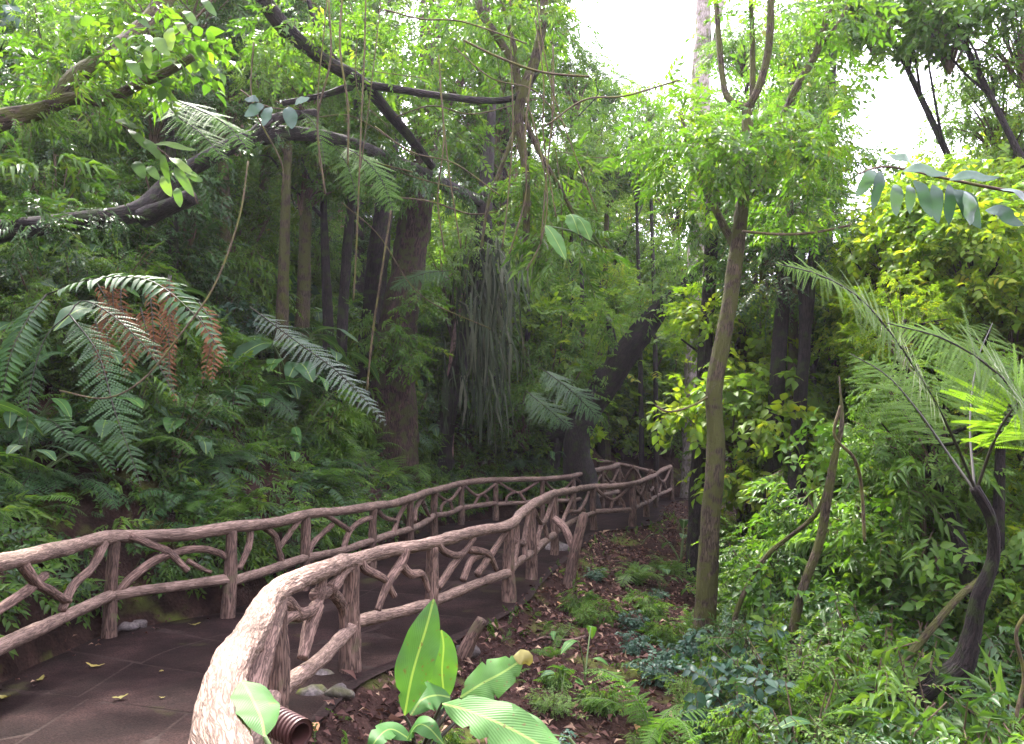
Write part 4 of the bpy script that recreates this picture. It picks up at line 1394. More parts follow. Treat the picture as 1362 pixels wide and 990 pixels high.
# leaning stake, stub and stones
p = gp(757, 783)
t = thing('leaning_stake', 'leaning wooden stake with pointed top beside the fence corner', 'stake', p)
d = p[1]
mb = MB()
tube(mb, [at(756, 795, d), at(759, 765, d), at(768, 720, d - .05), at(776, 688, d - .1), at(776, 683, d - .1)], [.09, .075, .068, .06, .035], 14, 34, .14, 8)
mb.build('stake', M['post'], t)
mb = MB()
tube(mb, [at(737, 690, d + .25), at(750, 702, d + .15), at(759, 722, d + .05), at(764, 738, d)], [.05, .055, .05, .045], 12, 28, .14, 9)
mb.build('brace_branch', M['brace'], t)
p = gp(618, 878)
mb = MB()
tube(mb, [p + [-.06, 0, -.1], p + [.0, 0, .06], at(628, 848, p[1]), at(641, 824, p[1] - .02)], [.075, .07, .06, .05], 14, 30, .14, 12)
o = mb.build('cut_stub', M['post'])
tag(o, 'sawn-off wooden stub leaning out of the soil behind banana leaves', 'stump')


def rock(loc, s, seed, mat, name='stone', label=None, group=None):
    g = np.random.default_rng(seed)
    th, ph = np.meshgrid(np.linspace(0, np.pi, 9), np.linspace(0, 2 * np.pi, 13)[:-1], indexing='ij')
    D = np.stack([np.sin(th) * np.cos(ph), np.sin(th) * np.sin(ph), np.cos(th)], -1).reshape(-1, 3)
    V = D * (1 + .35 * vnoise(D * 1.6 + seed * 3, seed)[:, None]) * np.array([1, .8, .6]) * s
    i = (np.arange(8)[:, None] * 12 + np.arange(12)[None])
    j = (np.arange(8)[:, None] * 12 + (np.arange(12)[None] + 1) % 12)
    F = np.vstack([np.stack([i, i + 12, j + 12], -1).reshape(-1, 3), np.stack([i, j + 12, j], -1).reshape(-1, 3)])
    mb = MB()
    mb.add(V + np.asarray(loc), F)
    return tag(mb.build(name, M[mat]), label, 'stone', group)


for k, (px, py, s) in enumerate([(742, 735, .22), (428, 905, .10), (415, 930, .12), (452, 925, .09), (868, 668, .2), (905, 640, .25), (620, 870, .1), (170, 838, .1), (186, 834, .07)]):
    q = gp(px, py)
    rock((q[0], q[1], Hs(q[0], q[1]) + s * .15), s, k, 'stone', 'stone', 'mossy grey stone bedded in soil at the path edge', 'stones along the path edge')

# fallen leaves that can be told apart
def fallen(px, py, L, W, mat, label, rs, group=None, curl=.2):
    g = np.random.default_rng(rs)
    p = gp(px, py)
    az = g.uniform(0, 6.28)
    d = np.array([math.cos(az), math.sin(az), 0])
    mb = MB()
    z = np.array([0, 0, Hs(p[0], p[1]) - p[2]])
    if side_dist(np.array([p[0]]), np.array([p[1]]), EL, True)[0] < 0 and side_dist(np.array([p[0]]), np.array([p[1]]), ER, False)[0] < 0:
        z = np.array([0, 0, float(zp(p[1])) + .008 - p[2]])
    p = p + z + [0, 0, .008]
    blade(mb, [p - d * L / 2 + [0, 0, curl * L * .5], p - d * L * .15, p + d * L * .15, p + d * L / 2 + [0, 0, curl * L]], W, (0, 0, 1), 9, curl, .05, rs, g.random(), 0, .45)
    return tag(mb.build('fallen_leaf', M[mat]), label, 'leaf', group)


for k, (px, py) in enumerate([(258, 841), (126, 898), (52, 917), (159, 942), (5, 943), (214, 905), (215, 943), (690, 668)]):
    fallen(px, py, [.13, .15, .11, .1, .11, .05, .04, .08][k], [.05, .05, .04, .05, .05, .03, .02, .04][k], 'yellow_leaf', 'small yellowing leaf lying on the dark paving', k, 'yellow leaves fallen on the paving')
fallen(800, 932, .26, .09, 'orange_leaf', 'orange dry leaf lying on the litter by the small sprouts', 21, None, .12)
fallen(857, 982, .2, .12, 'orange_leaf', 'curled tan dead leaf at the foot of the bright fern', 22, None, .35)
fallen(413, 978, .16, .11, 'orange_leaf', 'crumpled tan dead leaf beside the ribbed drain pipe', 23, None, .4)
fallen(745, 805, .12, .06, 'orange_leaf', 'pale dry leaf on bare soil near the leaning stake', 24, None, .2)
fallen(238, 584, .3, .1, 'orange_leaf', 'curled orange dead leaf caught on the earth bank', 25, None, .3)

# leaf litter: countless
g = np.random.default_rng(90)
n = 52000
X_, Y_ = g.uniform(-1.6, 7, n), g.uniform(2.2, 22, n)
tr = side_dist(X_, Y_, ER, False)
keep = (tr > .02) & (tr < 4.5) & (g.random(n) < np.clip(1.15 - tr * .18, .15, 1))
X_, Y_ = X_[keep], Y_[keep]
P = np.stack([X_, Y_, H(X_, Y_) + g.uniform(.003, .03, len(X_))], 1)
n = len(P)
D = np.stack([g.normal(size=n), g.normal(size=n), g.normal(0, .3, n)], 1)
Z = g.normal(0, .4, (n, 3)) + [0, 0, 1]
mb = MB()
L = g.uniform(.03, .10, n) * (1 + (g.random(n) < .08) * .8)
scatter(mb, leaf_tpl(0, .45, .25, .35), P, D, Z, L, L * g.uniform(.3, .6, n), g.random(n) ** 1.6)
# crumbs on the bank side gutter
n = 5000
X_, Y_ = g.uniform(-5.2, 3, n), g.uniform(4, 20, n)
tl = side_dist(X_, Y_, EL, True)
keep = (tl > -.35) & (tl < .9) & (g.random(n) < np.clip(1 + tl * 2.4, .1, 1))
X_, Y_ = X_[keep], Y_[keep]
n = len(X_)
P = np.stack([X_, Y_, np.maximum(H(X_, Y_), zp(Y_)) + .012], 1)
L = g.uniform(.02, .07, n)
scatter(mb, leaf_tpl(0, .45, .25, .35), P, rand_dirs(n) * [1, 1, .2], g.normal(0, .3, (n, 3)) + [0, 0, 1], L, L * .5, g.random(n) ** 2)
o = mb.build('leaf_litter', M['litter'])
tag(o, 'reddish brown dead leaves and bits covering the slope', 'leaf litter', kind='stuff')
# twigs on the litter
for k in range(34):
    x, y = g.uniform(-.6, 3.5), g.uniform(4, 13)
    if side_dist(np.array([x]), np.array([y]), ER, False)[0] < .15:
        continue
    az, Lt = g.uniform(0, 6.28), g.uniform(.2, .7)
    pts = []
    for f in (-.5, -.1, .3, .5):
        xx, yy = x + f * Lt * math.cos(az) + g.normal(0, .02), y + f * Lt * math.sin(az) + g.normal(0, .02)
        pts.append((xx, yy, Hs(xx, yy) + .02))
    mb = MB()
    tube(mb, pts, np.linspace(.013, .006, 4) * g.uniform(.7, 1.6), 6, 10, .1, k)
    tag(mb.build('twig', M['brace']), 'small dead twig lying on the leaf litter', 'twig', 'twigs on the leaf litter')

# ------------------------------------------------------------------ small plants on the litter slope
def sprout(px, py, leaves, label, size, kind='green'):
    p = gp(px, py)
    return bigplant(p, size, leaves, kind, label, None, px, None)


fern(gp(868, 990), .85, 9, 'light', 'bright green fern spreading on the slope below the sprouts', None, 5)
fern(gp(1000, 975), .75, 8, 'light', 'light green fern under the twisted thin stem', None, 6)
sprout(778, 905, 3, 'small sprout with three upright leaves on open litter', .5)
sprout(742, 862, 3, 'tiny two-tone seedling near the sawn-off stub', .28)
bigplant(gp(745, 935), .34, 7, 'heart', 'low clump of round dark leaves on the open litter', None, 4)
shrub(gp(735, 950), .34, 'tiny', 'tiny-leaved creeping herb beside the round dark leaves', None, 4, .6)
fern(gp(845, 775), .6, 8, 'lacy', 'lacy fern beyond the leaning stake on the litter', None, 9)
fern(gp(890, 765), .55, 8, 'lacy', 'lacy fern left of the slim mossy trunk base', None, 10)
bigplant(gp(905, 750), .8, 6, 'blue', 'glossy long-leaved plant at the slim mossy tree', None, 11)
bigplant(gp(880, 790), .5, 7, 'heart', 'heart-leaved plant between lacy ferns on the litter', None, 12)

g = np.random.default_rng(321)
for k in range(64):
    for _ in range(60):
        y = g.uniform(3.4, 13)
        x = g.uniform(-.8, 4)
        tr = side_dist(np.array([x]), np.array([y]), ER, False)[0]
        if .45 < tr < 2.6 and g.random() < (.15 + tr / 2.6):
            break
    q = (x, y, Hs(x, y) - .01)
    kd = ['tiny', 'mid', 'blue', 'lance'][k % 4]
    if k % 5 == 0:
        fern(q, g.uniform(.2, .4), 6, 'light', 'small light fern on the open leaf litter', 'small ferns on the leaf litter', 2300 + k)
    else:
        shrub(q, g.uniform(.16, .36), kd, {'tiny': 'fine-leaved pale seedling on the open leaf litter', 'mid': 'oval-leaved green seedling on the open leaf litter', 'blue': 'glossy dark seedling on the open leaf litter', 'lance': 'narrow-leaved seedling on the open leaf litter'}[kd],
              'seedlings on the leaf litter', 2400 + k, .8, 'seedling')

g = np.random.default_rng(123)
# low growth closing the slope towards the valley
cnt = 0
kinds = ['mid', 'tiny', 'lance', 'dark', 'blue', 'mid2', 'lance_pale', 'lime', 'limetiny']
names = {'mid': ('mid green bush with small oval leaves on the valley slope', 'mid green bushes on the valley slope'),
         'mid2': ('upright leafy green bush on the valley slope', 'upright green bushes on the valley slope'),
         'tiny': ('pale fine-leaved bush on the valley slope', 'pale fine-leaved bushes on the valley slope'),
         'dark': ('dark green dense bush on the valley slope', 'dark dense bushes on the valley slope'),
         'blue': ('glossy broad-leaved bush on the valley slope', 'glossy broad-leaved bushes on the valley slope'),
         'lance': ('bush of long narrow drooping leaves on the valley slope', 'narrow-leaved bushes on the valley slope'),
         'lance_pale': ('pale bamboo-like clump of narrow leaves on valley slope', 'pale bamboo-like clumps on the valley slope'),
         'lime': ('sunlit lime green broad-leaved bush on the valley slope', 'lime broad-leaved bushes on the valley slope'),
         'limetiny': ('sunlit lime green fine-leaved bush on valley slope', 'lime fine-leaved bushes on the valley slope')}
tries = 0
pts_ = []
while cnt < 190 and tries < 6000:
    tries += 1
    y = 3.2 + 15 * g.random() ** 1.1
    x = g.uniform(.4, 11)
    tr = side_dist(np.array([x]), np.array([y]), ER, False)[0]
    lim = np.interp(y, [3, 5, 8, 12, 18], [2.6, 2.35, 1.9, 1.7, 1.0])
    if tr < lim or x / y > .86 or x / y < .1 or (y > 9 and x / y < .27):
        continue
    if any((x - a) ** 2 + (y - b_) ** 2 < (.20 + .022 * y) ** 2 for a, b_ in pts_):
        continue
    d = tr - lim
    size = min(.4 + .38 * d, .55 + .14 * y) * g.uniform(.75, 1.25)
    size = min(size, 1.5, .35 + .13 * y)
    wts = np.array([3, 2, 2, 3, 3, 2, 1.5, .5 + .12 * y, .5 + .12 * y])
    k = g.choice(kinds, p=wts / wts.sum())
    z = Hs(x, y)
    if not clear_of_holes((x, y, z + size), size):
        continue
    pts_.append((x, y))
    shrub((x, y, z - .02), size, k, names[k][0], names[k][1], 1000 + cnt)
    cnt += 1
for k in range(46):
    for _ in range(50):
        y = g.uniform(3.4, 12)
        x = g.uniform(.6, 8)
        tr = side_dist(np.array([x]), np.array([y]), ER, False)[0]
        if 1.9 < tr < 6 and x / y < .8:
            break
    z = Hs(x, y)
    if k % 3 == 0:
        fern((x, y, z), g.uniform(.5, .95), 8, ['light', 'lacy', 'dark'][k % 9 // 3], ['light green fern among the bushes of the valley slope', 'lacy fern among the bushes of the valley slope', 'dark fern among the bushes of the valley slope'][k % 9 // 3],
             ['light ferns in the valley bushes', 'lacy ferns in the valley bushes', 'dark ferns in the valley bushes'][k % 9 // 3], 300 + k)
    else:
        kd = ['blue', 'heart', 'green'][k % 3 - 1 if k % 6 < 3 else 1]
        bigplant((x, y, z), g.uniform(.5, 1.0), 6, kd, {'blue': 'glossy long-leaved plant among the valley bushes', 'heart': 'heart-leaved plant among the valley bushes', 'green': 'bright long-leaved plant among valley bushes'}[kd],
                 {'blue': 'glossy long-leaved plants in the valley bushes', 'heart': 'heart-leaved plants in the valley bushes', 'green': 'bright long-leaved plants in the valley bushes'}[kd], 340 + k)

# ------------------------------------------------------------------ bank growth
def on_bank(s, tt):
    """Point beyond the bank edge: station s along the path, tt metres up the bank."""
    k = s / (len(EL) - 1) * (NS - 1)
    i = int(np.clip(k, 1, NS - 2))
    d = unit(EA[i + 1] - EA[i - 1])
    n_ = np.array([-d[1], d[0]])
    p = EA[i] + n_ * tt
    return p[0], p[1], math.atan2(-n_[1], -n_[0])


# ground cover, one mass
g = np.random.default_rng(7)
for nm, lab, mat, spk, n, t0, t1, size in (
        ('ground_cover', 'low dark creeping leaves matting the earth bank', 'leaf_dark', 'ovate', 4200, .2, 6, .22),
        ('ground_cover', 'mid green trailing leaves spilling over the bank edge', 'leaf_mid', 'ovate', 5200, .16, 5, .24),
        ('ground_cover', 'pale fern-like sprigs dotted over the bank', 'leaf_pale', 'lance', 2600, .2, 4, .24)):
    pos, X, = [], []
    for _ in range(n):
        x, y, az = on_bank(g.uniform(5.2, 16.8), t0 + (t1 - t0) * g.random() ** 1.7)
        pos.append((x, y))
        X.append((math.cos(az), math.sin(az), g.normal(-.35, .4)))
    pos = np.array(pos)
    tl = side_dist(pos[:, 0], pos[:, 1], EL, True)
    ok = tl > .14
    pos, X = pos[ok], np.array(X)[ok]
    n = len(pos)
    patch = vnoise(np.c_[pos * .9, np.full(n, 5.)], 8)
    ok = g.random(n) < np.clip(.75 + patch * .7, .15, 1)
    pos, X = pos[ok], X[ok]
    n = len(pos)
    P = np.c_[pos, H(pos[:, 0], pos[:, 1]) + g.uniform(.0, .14, n)]
    X = X + g.normal(0, .45, (n, 3))
    Z = np.stack([-X[:, 0] * 0 + .35, np.full(n, -.5), np.ones(n)], 1) + g.normal(0, .35, (n, 3))
    mb = MB()
    q = g.integers(0, 4, n)
    tone = g.random(n)
    Sx = size * g.uniform(.6, 1.4, n)
    for k in range(4):
        w = q == k
        stamp(mb, SPR[spk][k], P[w], X[w], Z[w], Sx[w], tone[w])
    tag(mb.build(nm, [M[mat], M['twig']]), lab, 'ground cover', kind='stuff')

# ground cover on the valley slope
mb = MB()
n = 5200
X_, Y_ = g.uniform(0, 10, n), g.uniform(3, 18, n)
tr = side_dist(X_, Y_, ER, False)
ok = (tr > 1.3) & (g.random(n) < np.clip((tr - 1.2) * .6, .06, 1))
P = np.c_[X_[ok], Y_[ok], H(X_[ok], Y_[ok]) + g.uniform(.01, .12, ok.sum())]
n = len(P)
Xd = g.normal(0, 1, (n, 3)) * [1, 1, .3]
q = g.integers(0, 4, n)
for k in range(4):
    w = q == k
    stamp(mb, SPR['ovate' if k % 2 else 'tiny'][k], P[w], Xd[w], g.normal(0, .3, (w.sum(), 3)) + [0, 0, 1], .2 * g.uniform(.6, 1.5, w.sum()))
tag(mb.build('ground_cover', [M['leaf_mid'], M['twig']]), 'low green herbs carpeting the valley slope', 'ground cover', kind='stuff')

mb = MB()
n = 2600
X_, Y_ = g.uniform(-1.6, 4, n), g.uniform(2.4, 19, n)
tr = side_dist(X_, Y_, ER, False)
ok = (tr > .03) & (tr < .42) & (vnoise(np.c_[X_ * 1.6, Y_ * 1.6, np.full(n, 2.)], 4) > -.15)
P = np.c_[X_[ok], Y_[ok], H(X_[ok], Y_[ok]) + .005]
n = len(P)
Xd = g.normal(0, .6, (n, 3)) + [0, 0, .6]
q = g.integers(0, 4, n)
for k in range(4):
    w = q == k
    stamp(mb, SPR['tiny' if k % 2 else 'lance'][k], P[w], Xd[w], g.normal(0, 1, (w.sum(), 3)), .11 * g.uniform(.6, 1.5, w.sum()))
tag(mb.build('moss_tufts', [M['leaf_mid'], M['twig']]), 'mossy tufts and grass along the crumbling path edge', 'moss', kind='stuff')

lab_f = {'dark': ('dark green fern drooping from the earth bank', 'dark ferns on the earth bank'), 'light': ('light green fern tuft on the earth bank', 'light ferns on the earth bank'), 'lacy': ('lacy mid green fern on the earth bank', 'lacy ferns on the earth bank')}
for k in range(92):
    s_, tt = g.uniform(5.2, 16.6), .3 + 4.2 * g.random() ** 1.4
    x, y, az = on_bank(s_, tt)
    kd = g.choice(['dark', 'light', 'lacy'], p=[.55, .15, .3])
    fern((x, y, Hs(x, y)), g.uniform(.4, .75) * (1 + .18 * tt), int(g.integers(6, 10)), kd, lab_f[kd][0], lab_f[kd][1], 500 + k, .15, az, 1.1)
lab_b = {'blue': ('dark glossy long-leaved plant on the earth bank', 'dark glossy plants on the earth bank'), 'green': ('bright long-leaved plant on the earth bank', 'bright long-leaved plants on the earth bank'), 'heart': ('heart-leaved plant on the earth bank', 'heart-leaved plants on the earth bank')}
for k in range(44):
    s_, tt = g.uniform(6, 16), .6 + 4.0 * g.random()
    x, y, az = on_bank(s_, tt)
    kd = g.choice(['blue', 'green', 'heart'], p=[.55, .2, .25])
    bigplant((x, y, Hs(x, y)), g.uniform(.55, 1.0), int(g.integers(4, 8)), kd, lab_b[kd][0], lab_b[kd][1], 600 + k, az)
lab_s = {'dark': ('dark small-leaved bush on the earth bank', 'dark bushes on the earth bank'), 'mid': ('mid green bush on the earth bank', 'mid green bushes on the earth bank'), 'lance': ('narrow-leaved drooping bush on the earth bank', 'narrow-leaved bushes on the earth bank'),
         'blue': ('glossy broad-leaved bush on the earth bank', 'glossy bushes on the earth bank'), 'mid2': ('upright leafy bush on the earth bank', 'upright bushes on the earth bank'), 'lance_pale': ('pale bamboo-like clump on the earth bank', 'pale bamboo-like clumps on the earth bank')}
for k in range(95):
    s_, tt = g.uniform(5.2, 18.5), 1.0 + 7.5 * g.random() ** 1.2
    x, y, az = on_bank(s_, tt)
    kd = g.choice(list(lab_s), p=[.25, .2, .2, .1, .15, .1])
    sz = g.uniform(.5, .9) * (1 + .16 * tt)
    shrub((x, y, Hs(x, y) - .02), sz, kd, lab_s[kd][0], lab_s[kd][1], 700 + k)

# glossy big leaves on the bank
for k, (px, py, sz, kd, lab) in enumerate([(425, 470, 1.15, 'blue', 'large glossy paddle-leaved plant below the paired trunks'), (385, 560, 1.0, 'blue', 'broad dark-leaved plant under the grey green frond'),
                                           (545, 530, 1.15, 'green', 'bright paddle-leaved plant at the foot of shaggy trunk'), (500, 500, 1.1, 'blue', 'long-leaved glossy plant beside the bare sapling stem'), (575, 590, .9, 'heart', 'heart-leaved plant under the shaggy trunk')]):
    bigplant(gp(px, py), sz, 7, kd, lab, None, 2000 + k, on_bank(9, 1)[2])
for lab, kind, pl in (('pale broad leaves hanging in front of the knotted stems', 'blade', [((800, 330, 9), (758, 285, 8.6), (770, 312, 8.5), 26), ((800, 330, 9), (768, 290, 8.5), (785, 320, 8.5), 22), ((800, 330, 9), (725, 300, 8.4), (752, 345, 8.3), 22)]),):
    b = at(*pl[0][0])
    t = thing('broadleaf_plant', lab, 'plant', b)
    for k, (p0, p1, p2, w) in enumerate(pl):
        a, c = at(*p1), at(*p2)
        mb = MB()
        blade(mb, [a, a * .7 + c * .3 + [0, 0, .04], a * .3 + c * .7 + [0, 0, .03], c], w / FPX * p1[2], (0, -.7, .7), 16, .12, .03, k, random.random())
        tube(mb, [b, (a + b) / 2 + [0, 0, .06], a], [.014, .01, .006], 6, 10, m=1, caps=False)
        mb.build('leaf', [M[kind], M['stem_green']], t)

# overhanging twigs with big leaves, right and upper left
def leafy_bough(label, stem, leaves, mat, r_=.01):
    P, _ = px_line([(a, b_, c, r_) for a, b_, c in stem])
    t = thing('leafy_bough', label, 'branch', P[0])
    mb = MB()
    tube(mb, P, np.linspace(r_, r_ * .4, len(P)), 6, len(P) * 6)
    mb.build('stem', M['twig'], t)
    for k, (a, c, w, Y) in enumerate(leaves):
        A_, C_ = at(*a, Y), at(*c, Y - .05)
        mb = MB()
        blade(mb, [A_, A_ * .65 + C_ * .35 + [0, -.02, .015], A_ * .3 + C_ * .7, C_], w / FPX * Y, (random.uniform(-.5, .5), -.8, .5), 12, .15, .03, k, random.random())
        mb.build('leaf', M[mat], t)


leafy_bough('bough of large dusky leaves hanging over the bright bushes', [(1400, 262, 3.6), (1330, 252, 3.6), (1260, 238, 3.6), (1180, 222, 3.7), (1140, 232, 3.7)],
            [((1165, 228), (1138, 262), 18, 3.7), ((1172, 228), (1160, 280), 18, 3.7), ((1190, 245), (1192, 288), 17, 3.7), ((1208, 246), (1210, 285), 15, 3.7), ((1215, 240), (1240, 290), 16, 3.6), ((1240, 245), (1248, 298), 17, 3.6), ((1262, 245), (1262, 300), 17, 3.6),
             ((1268, 252), (1305, 305), 26, 3.55), ((1285, 255), (1290, 300), 28, 3.5), ((1200, 228), (1262, 232), 20, 3.6), ((1262, 240), (1330, 236), 20, 3.5), ((1310, 280), (1362, 300), 24, 3.4), ((1330, 252), (1385, 280), 22, 3.4), ((1215, 222), (1180, 205), 18, 3.7)], 'leaf_blue')
leafy_bough('bough of long pale leaves drooping under the snapped limb', [(60, 120, 6.8), (130, 150, 6.6), (200, 190, 6.5), (245, 230, 6.4), (262, 270, 6.4)],
            [((150, 160), (190, 172), 12, 6.5), ((170, 172), (205, 205), 13, 6.5), ((190, 185), (218, 215), 14, 6.5), ((205, 192), (262, 200), 13, 6.4), ((225, 210), (262, 236), 14, 6.4), ((232, 222), (258, 262), 13, 6.4), ((246, 232), (270, 242), 12, 6.4), ((215, 205), (225, 245), 13, 6.4), ((180, 215), (192, 238), 16, 6.5), ((196, 222), (212, 240), 13, 6.4), ((215, 235), (228, 262), 14, 6.4), ((235, 250), (240, 276), 12, 6.4)], 'leaf_pale')
leafy_bough('bough of glossy oval leaves beside the snapped limb end', [(300, -20, 6.0), (255, 30, 6.0), (215, 60, 6.0), (180, 85, 6.0)],
            [((205, 50), (225, 75), 18, 6), ((225, 38), (228, 68), 22, 6), ((195, 62), (200, 92), 18, 6), ((180, 22), (200, 38), 12, 6), ((245, 15), (262, 35), 14, 6), ((268, 0), (288, 22), 12, 6), ((150, 50), (168, 72), 10, 6), ((170, 80), (188, 104), 16, 6), ((235, 30), (250, 48), 14, 6)], 'leaf_pale')
leafy_bough('bough of big glossy oval leaves at the arching black trunk', [(320, 120, 8.4), (350, 140, 8.4), (385, 145, 8.4), (400, 135, 8.4)],
            [((352, 140), (325, 155), 18, 8.4), ((360, 142), (350, 168), 18, 8.4), ((385, 142), (388, 172), 20, 8.4), ((392, 140), (412, 130), 16, 8.4), ((345, 135), (325, 132), 15, 8.4)], 'leaf_blue')

# ------------------------------------------------------------------ background forest
g = np.random.default_rng(31)
n_tree = 0
lab_t = {'mid': 'green broadleaf tree', 'mid2': 'narrow-leaved green tree', 'dark': 'dark green tree', 'pale': 'pale green tree', 'lime': 'bright lime green tree', 'limebroad': 'sunlit yellow green broad-leaved tree', 'broad': 'broad-leaved green tree', 'thin': 'thin-crowned tree'}


def grove(zone, n, xr, yr, pyr, radr, kinds, p, barks, place, seed, rz=1.0, nm='tree'):
    """Trees standing in a zone; crown height set so it rises to the canopy line."""
    g = np.random.default_rng(seed)
    done, tries = 0, 0
    while done < n and tries < n * 40:
        tries += 1
        y = g.uniform(*yr)
        px = g.uniform(*xr)
        py = g.uniform(*pyr)
        rad = g.uniform(*radr)
        c = at(px, py, y)
        gz = Hs(c[0], y)
        if c[2] < gz + rad * .55:
            c[2] = gz + rad * g.uniform(.55, .8)
        if not clear_of_holes(c, rad, .75):
            continue
        if side_dist(c[:1], np.array([y]), EL, True)[0] < .9 and side_dist(c[:1], np.array([y]), ER, False)[0] < float(np.interp(y, [7, 9, 13], [3.6, 3.0, 1.6])) + rad * .5:
            continue
        k = g.choice(kinds, p=np.array(p) / sum(p))
        lt = lab_t[k].replace('tree', nm)
        tree(c[0], y, c[2], rad, k, '%s %s' % (lt, place), '%s %s' % (lt.replace('tree', 'trees').replace('bush', 'bushes'), place), seed * 100 + done, g.choice(barks), None, (g.normal(0, .25), g.normal(0, .25)), rz, nm=nm)
        done += 1


grove('bank', 26, (-120, 560), (10.5, 16), (-60, 330), (1.1, 1.9), ['mid', 'mid2', 'dark', 'broad', 'pale'], [3, 3, 3, 1.5, 1.5], ['bark', 'bark_dark'], 'growing on top of the bank', 1)
grove('bank_far', 26, (-200, 760), (17, 26), (-120, 380), (2.0, 3.4), ['mid', 'mid2', 'dark', 'pale', 'lime'], [3, 3, 2, 2, 1], ['bark', 'bark_dark', 'bark_pink'], 'in the forest above the bank', 2)
grove('centre', 15, (600, 960), (19.5, 27), (120, 560), (1.4, 2.6), ['mid', 'lime', 'pale', 'mid2'], [3, 2, 2, 2], ['bark', 'bark_dark'], 'behind the far bend of the path', 3)
grove('centre_far', 14, (560, 1000), (28, 36), (100, 520), (2.5, 3.6), ['lime', 'pale', 'mid'], [2, 2, 2], ['bark'], 'in the deep forest past the bend', 4)
grove('right', 14, (980, 1420), (9.5, 15), (280, 620), (.9, 1.7), ['limebroad', 'lime', 'mid', 'broad', 'pale'], [3, 2.5, 2, 2, 1], ['bark', 'bark_dark'], 'on the valley slope', 5)
grove('right_far', 18, (900, 1500), (17, 28), (215, 560), (2.0, 3.2), ['lime', 'limebroad', 'mid', 'pale'], [3, 2, 2, 2], ['bark', 'bark_grey'], 'farther down the valley', 6)
grove('upper_mid', 14, (640, 1090), (12, 20), (130, 330), (.9, 1.6), ['mid', 'mid2', 'pale', 'thin'], [2, 2, 2, 1], ['bark', 'bark_dark'], 'leaning over the path bend', 7)



def bank_spot(g, xr, yr):
    for _ in range(60):
        p = gp(g.uniform(*xr), g.uniform(*yr), 3, 30)
        if p[1] < 24 and side_dist(p[:1], p[1:2], EL, True)[0] > .45:
            return p
    return p


TS = {'tall_mid': 'leafy mid green thicket', 'tall_pale': 'pale green thicket', 'tall_lime': 'sunlit lime broad-leaved thicket', 'tall_broad': 'broad-leaved green thicket', 'tall_lance': 'narrow-leaved pale thicket', 'tall_dark': 'dark green thicket'}


def thickets(n, spot, sizes, kinds, p, place, seed):
    g = np.random.default_rng(seed)
    for k in range(n):
        q = spot(g)
        kd = g.choice(kinds, p=np.array(p) / sum(p))
        sz = g.uniform(*sizes)
        if not clear_of_holes((q[0], q[1], q[2] + sz), sz, .4):
            continue
        shrub((q[0], q[1], q[2] - .05), sz, kd, '%s %s' % (TS[kd], place), '%ss %s' % (TS[kd], place), seed * 500 + k, g.uniform(.8, 1.15), 'thicket')


thickets(70, lambda g: bank_spot(g, (-60, 660), (180, 560)), (.7, 1.3), ['tall_mid', 'tall_pale', 'tall_lance', 'tall_dark'], [3, 1.6, 2, 3.6], 'covering the steep earth bank', 41)
thickets(16, lambda g: bank_spot(g, (210, 470), (250, 420)), (1.3, 2.3), ['tall_mid', 'tall_dark', 'tall_lance'], [2.5, 2, 2], 'standing high on the earth bank', 47)
thickets(8, lambda g: bank_spot(g, (-40, 220), (160, 330)), (1.2, 2.0), ['tall_mid', 'tall_dark', 'tall_lance'], [2.5, 2, 2], 'standing high on the earth bank', 48)
thickets(24, lambda g: bank_spot(g, (520, 800), (420, 600)), (.8, 1.6), ['tall_mid', 'tall_pale', 'tall_dark'], [2, 2, 2.5], 'at the dark end of the bank', 42)
g = np.random.default_rng(77)
for k in range(60):
    q = bank_spot(g, (-40, 620), (300, 660))
    kd = g.choice(['dark', 'light', 'lacy'], p=[.5, .2, .3])
    fern(q, g.uniform(.6, 1.3), int(g.integers(6, 10)), kd, lab_f[kd][0], lab_f[kd][1], 1500 + k, .2, on_bank(8, 1)[2], 1.1)
for k in range(40):
    q = bank_spot(g, (-20, 620), (330, 640))
    kd = g.choice(['blue', 'green', 'heart'], p=[.5, .25, .25])
    bigplant(q, g.uniform(.55, 1.2), int(g.integers(4, 8)), kd, lab_b[kd][0], lab_b[kd][1], 1600 + k, on_bank(8, 1)[2])

for k in range(16):
    q = bank_spot(g, (290, 590), (400, 570))
    kd = g.choice(['dark', 'lacy'], p=[.65, .35])
    fern(q + [0, 0, .1], g.uniform(1.2, 1.8), int(g.integers(5, 8)), kd, {'dark': 'long-fronded dark fern arching off the earth bank', 'lacy': 'long lacy fern arching off the earth bank'}[kd], {'dark': 'long dark ferns on the earth bank', 'lacy': 'long lacy ferns on the earth bank'}[kd], 1700 + k, .1, on_bank(9, 1)[2], 1.0)
for k in range(12):
    q = bank_spot(g, (320, 600), (380, 600))
    kd = g.choice(['blue', 'green'], p=[.65, .35])
    bigplant(q, g.uniform(1.1, 1.6), int(g.integers(4, 7)), kd, {'blue': 'big glossy paddle-leaved plant on the earth bank', 'green': 'big bright paddle-leaved plant on the earth bank'}[kd], {'blue': 'big glossy plants on the earth bank', 'green': 'big bright plants on the earth bank'}[kd], 1800 + k, on_bank(9, 1)[2])


def valley_spot(xr, yr, gap):
    def f(g):
        for _ in range(80):
            y = g.uniform(*yr)
            x = at(g.uniform(*xr), 600, y)[0]
            if side_dist(np.array([x]), np.array([y]), ER, False)[0] > gap:
                break
        return np.array([x, y, Hs(x, y)])
    return f


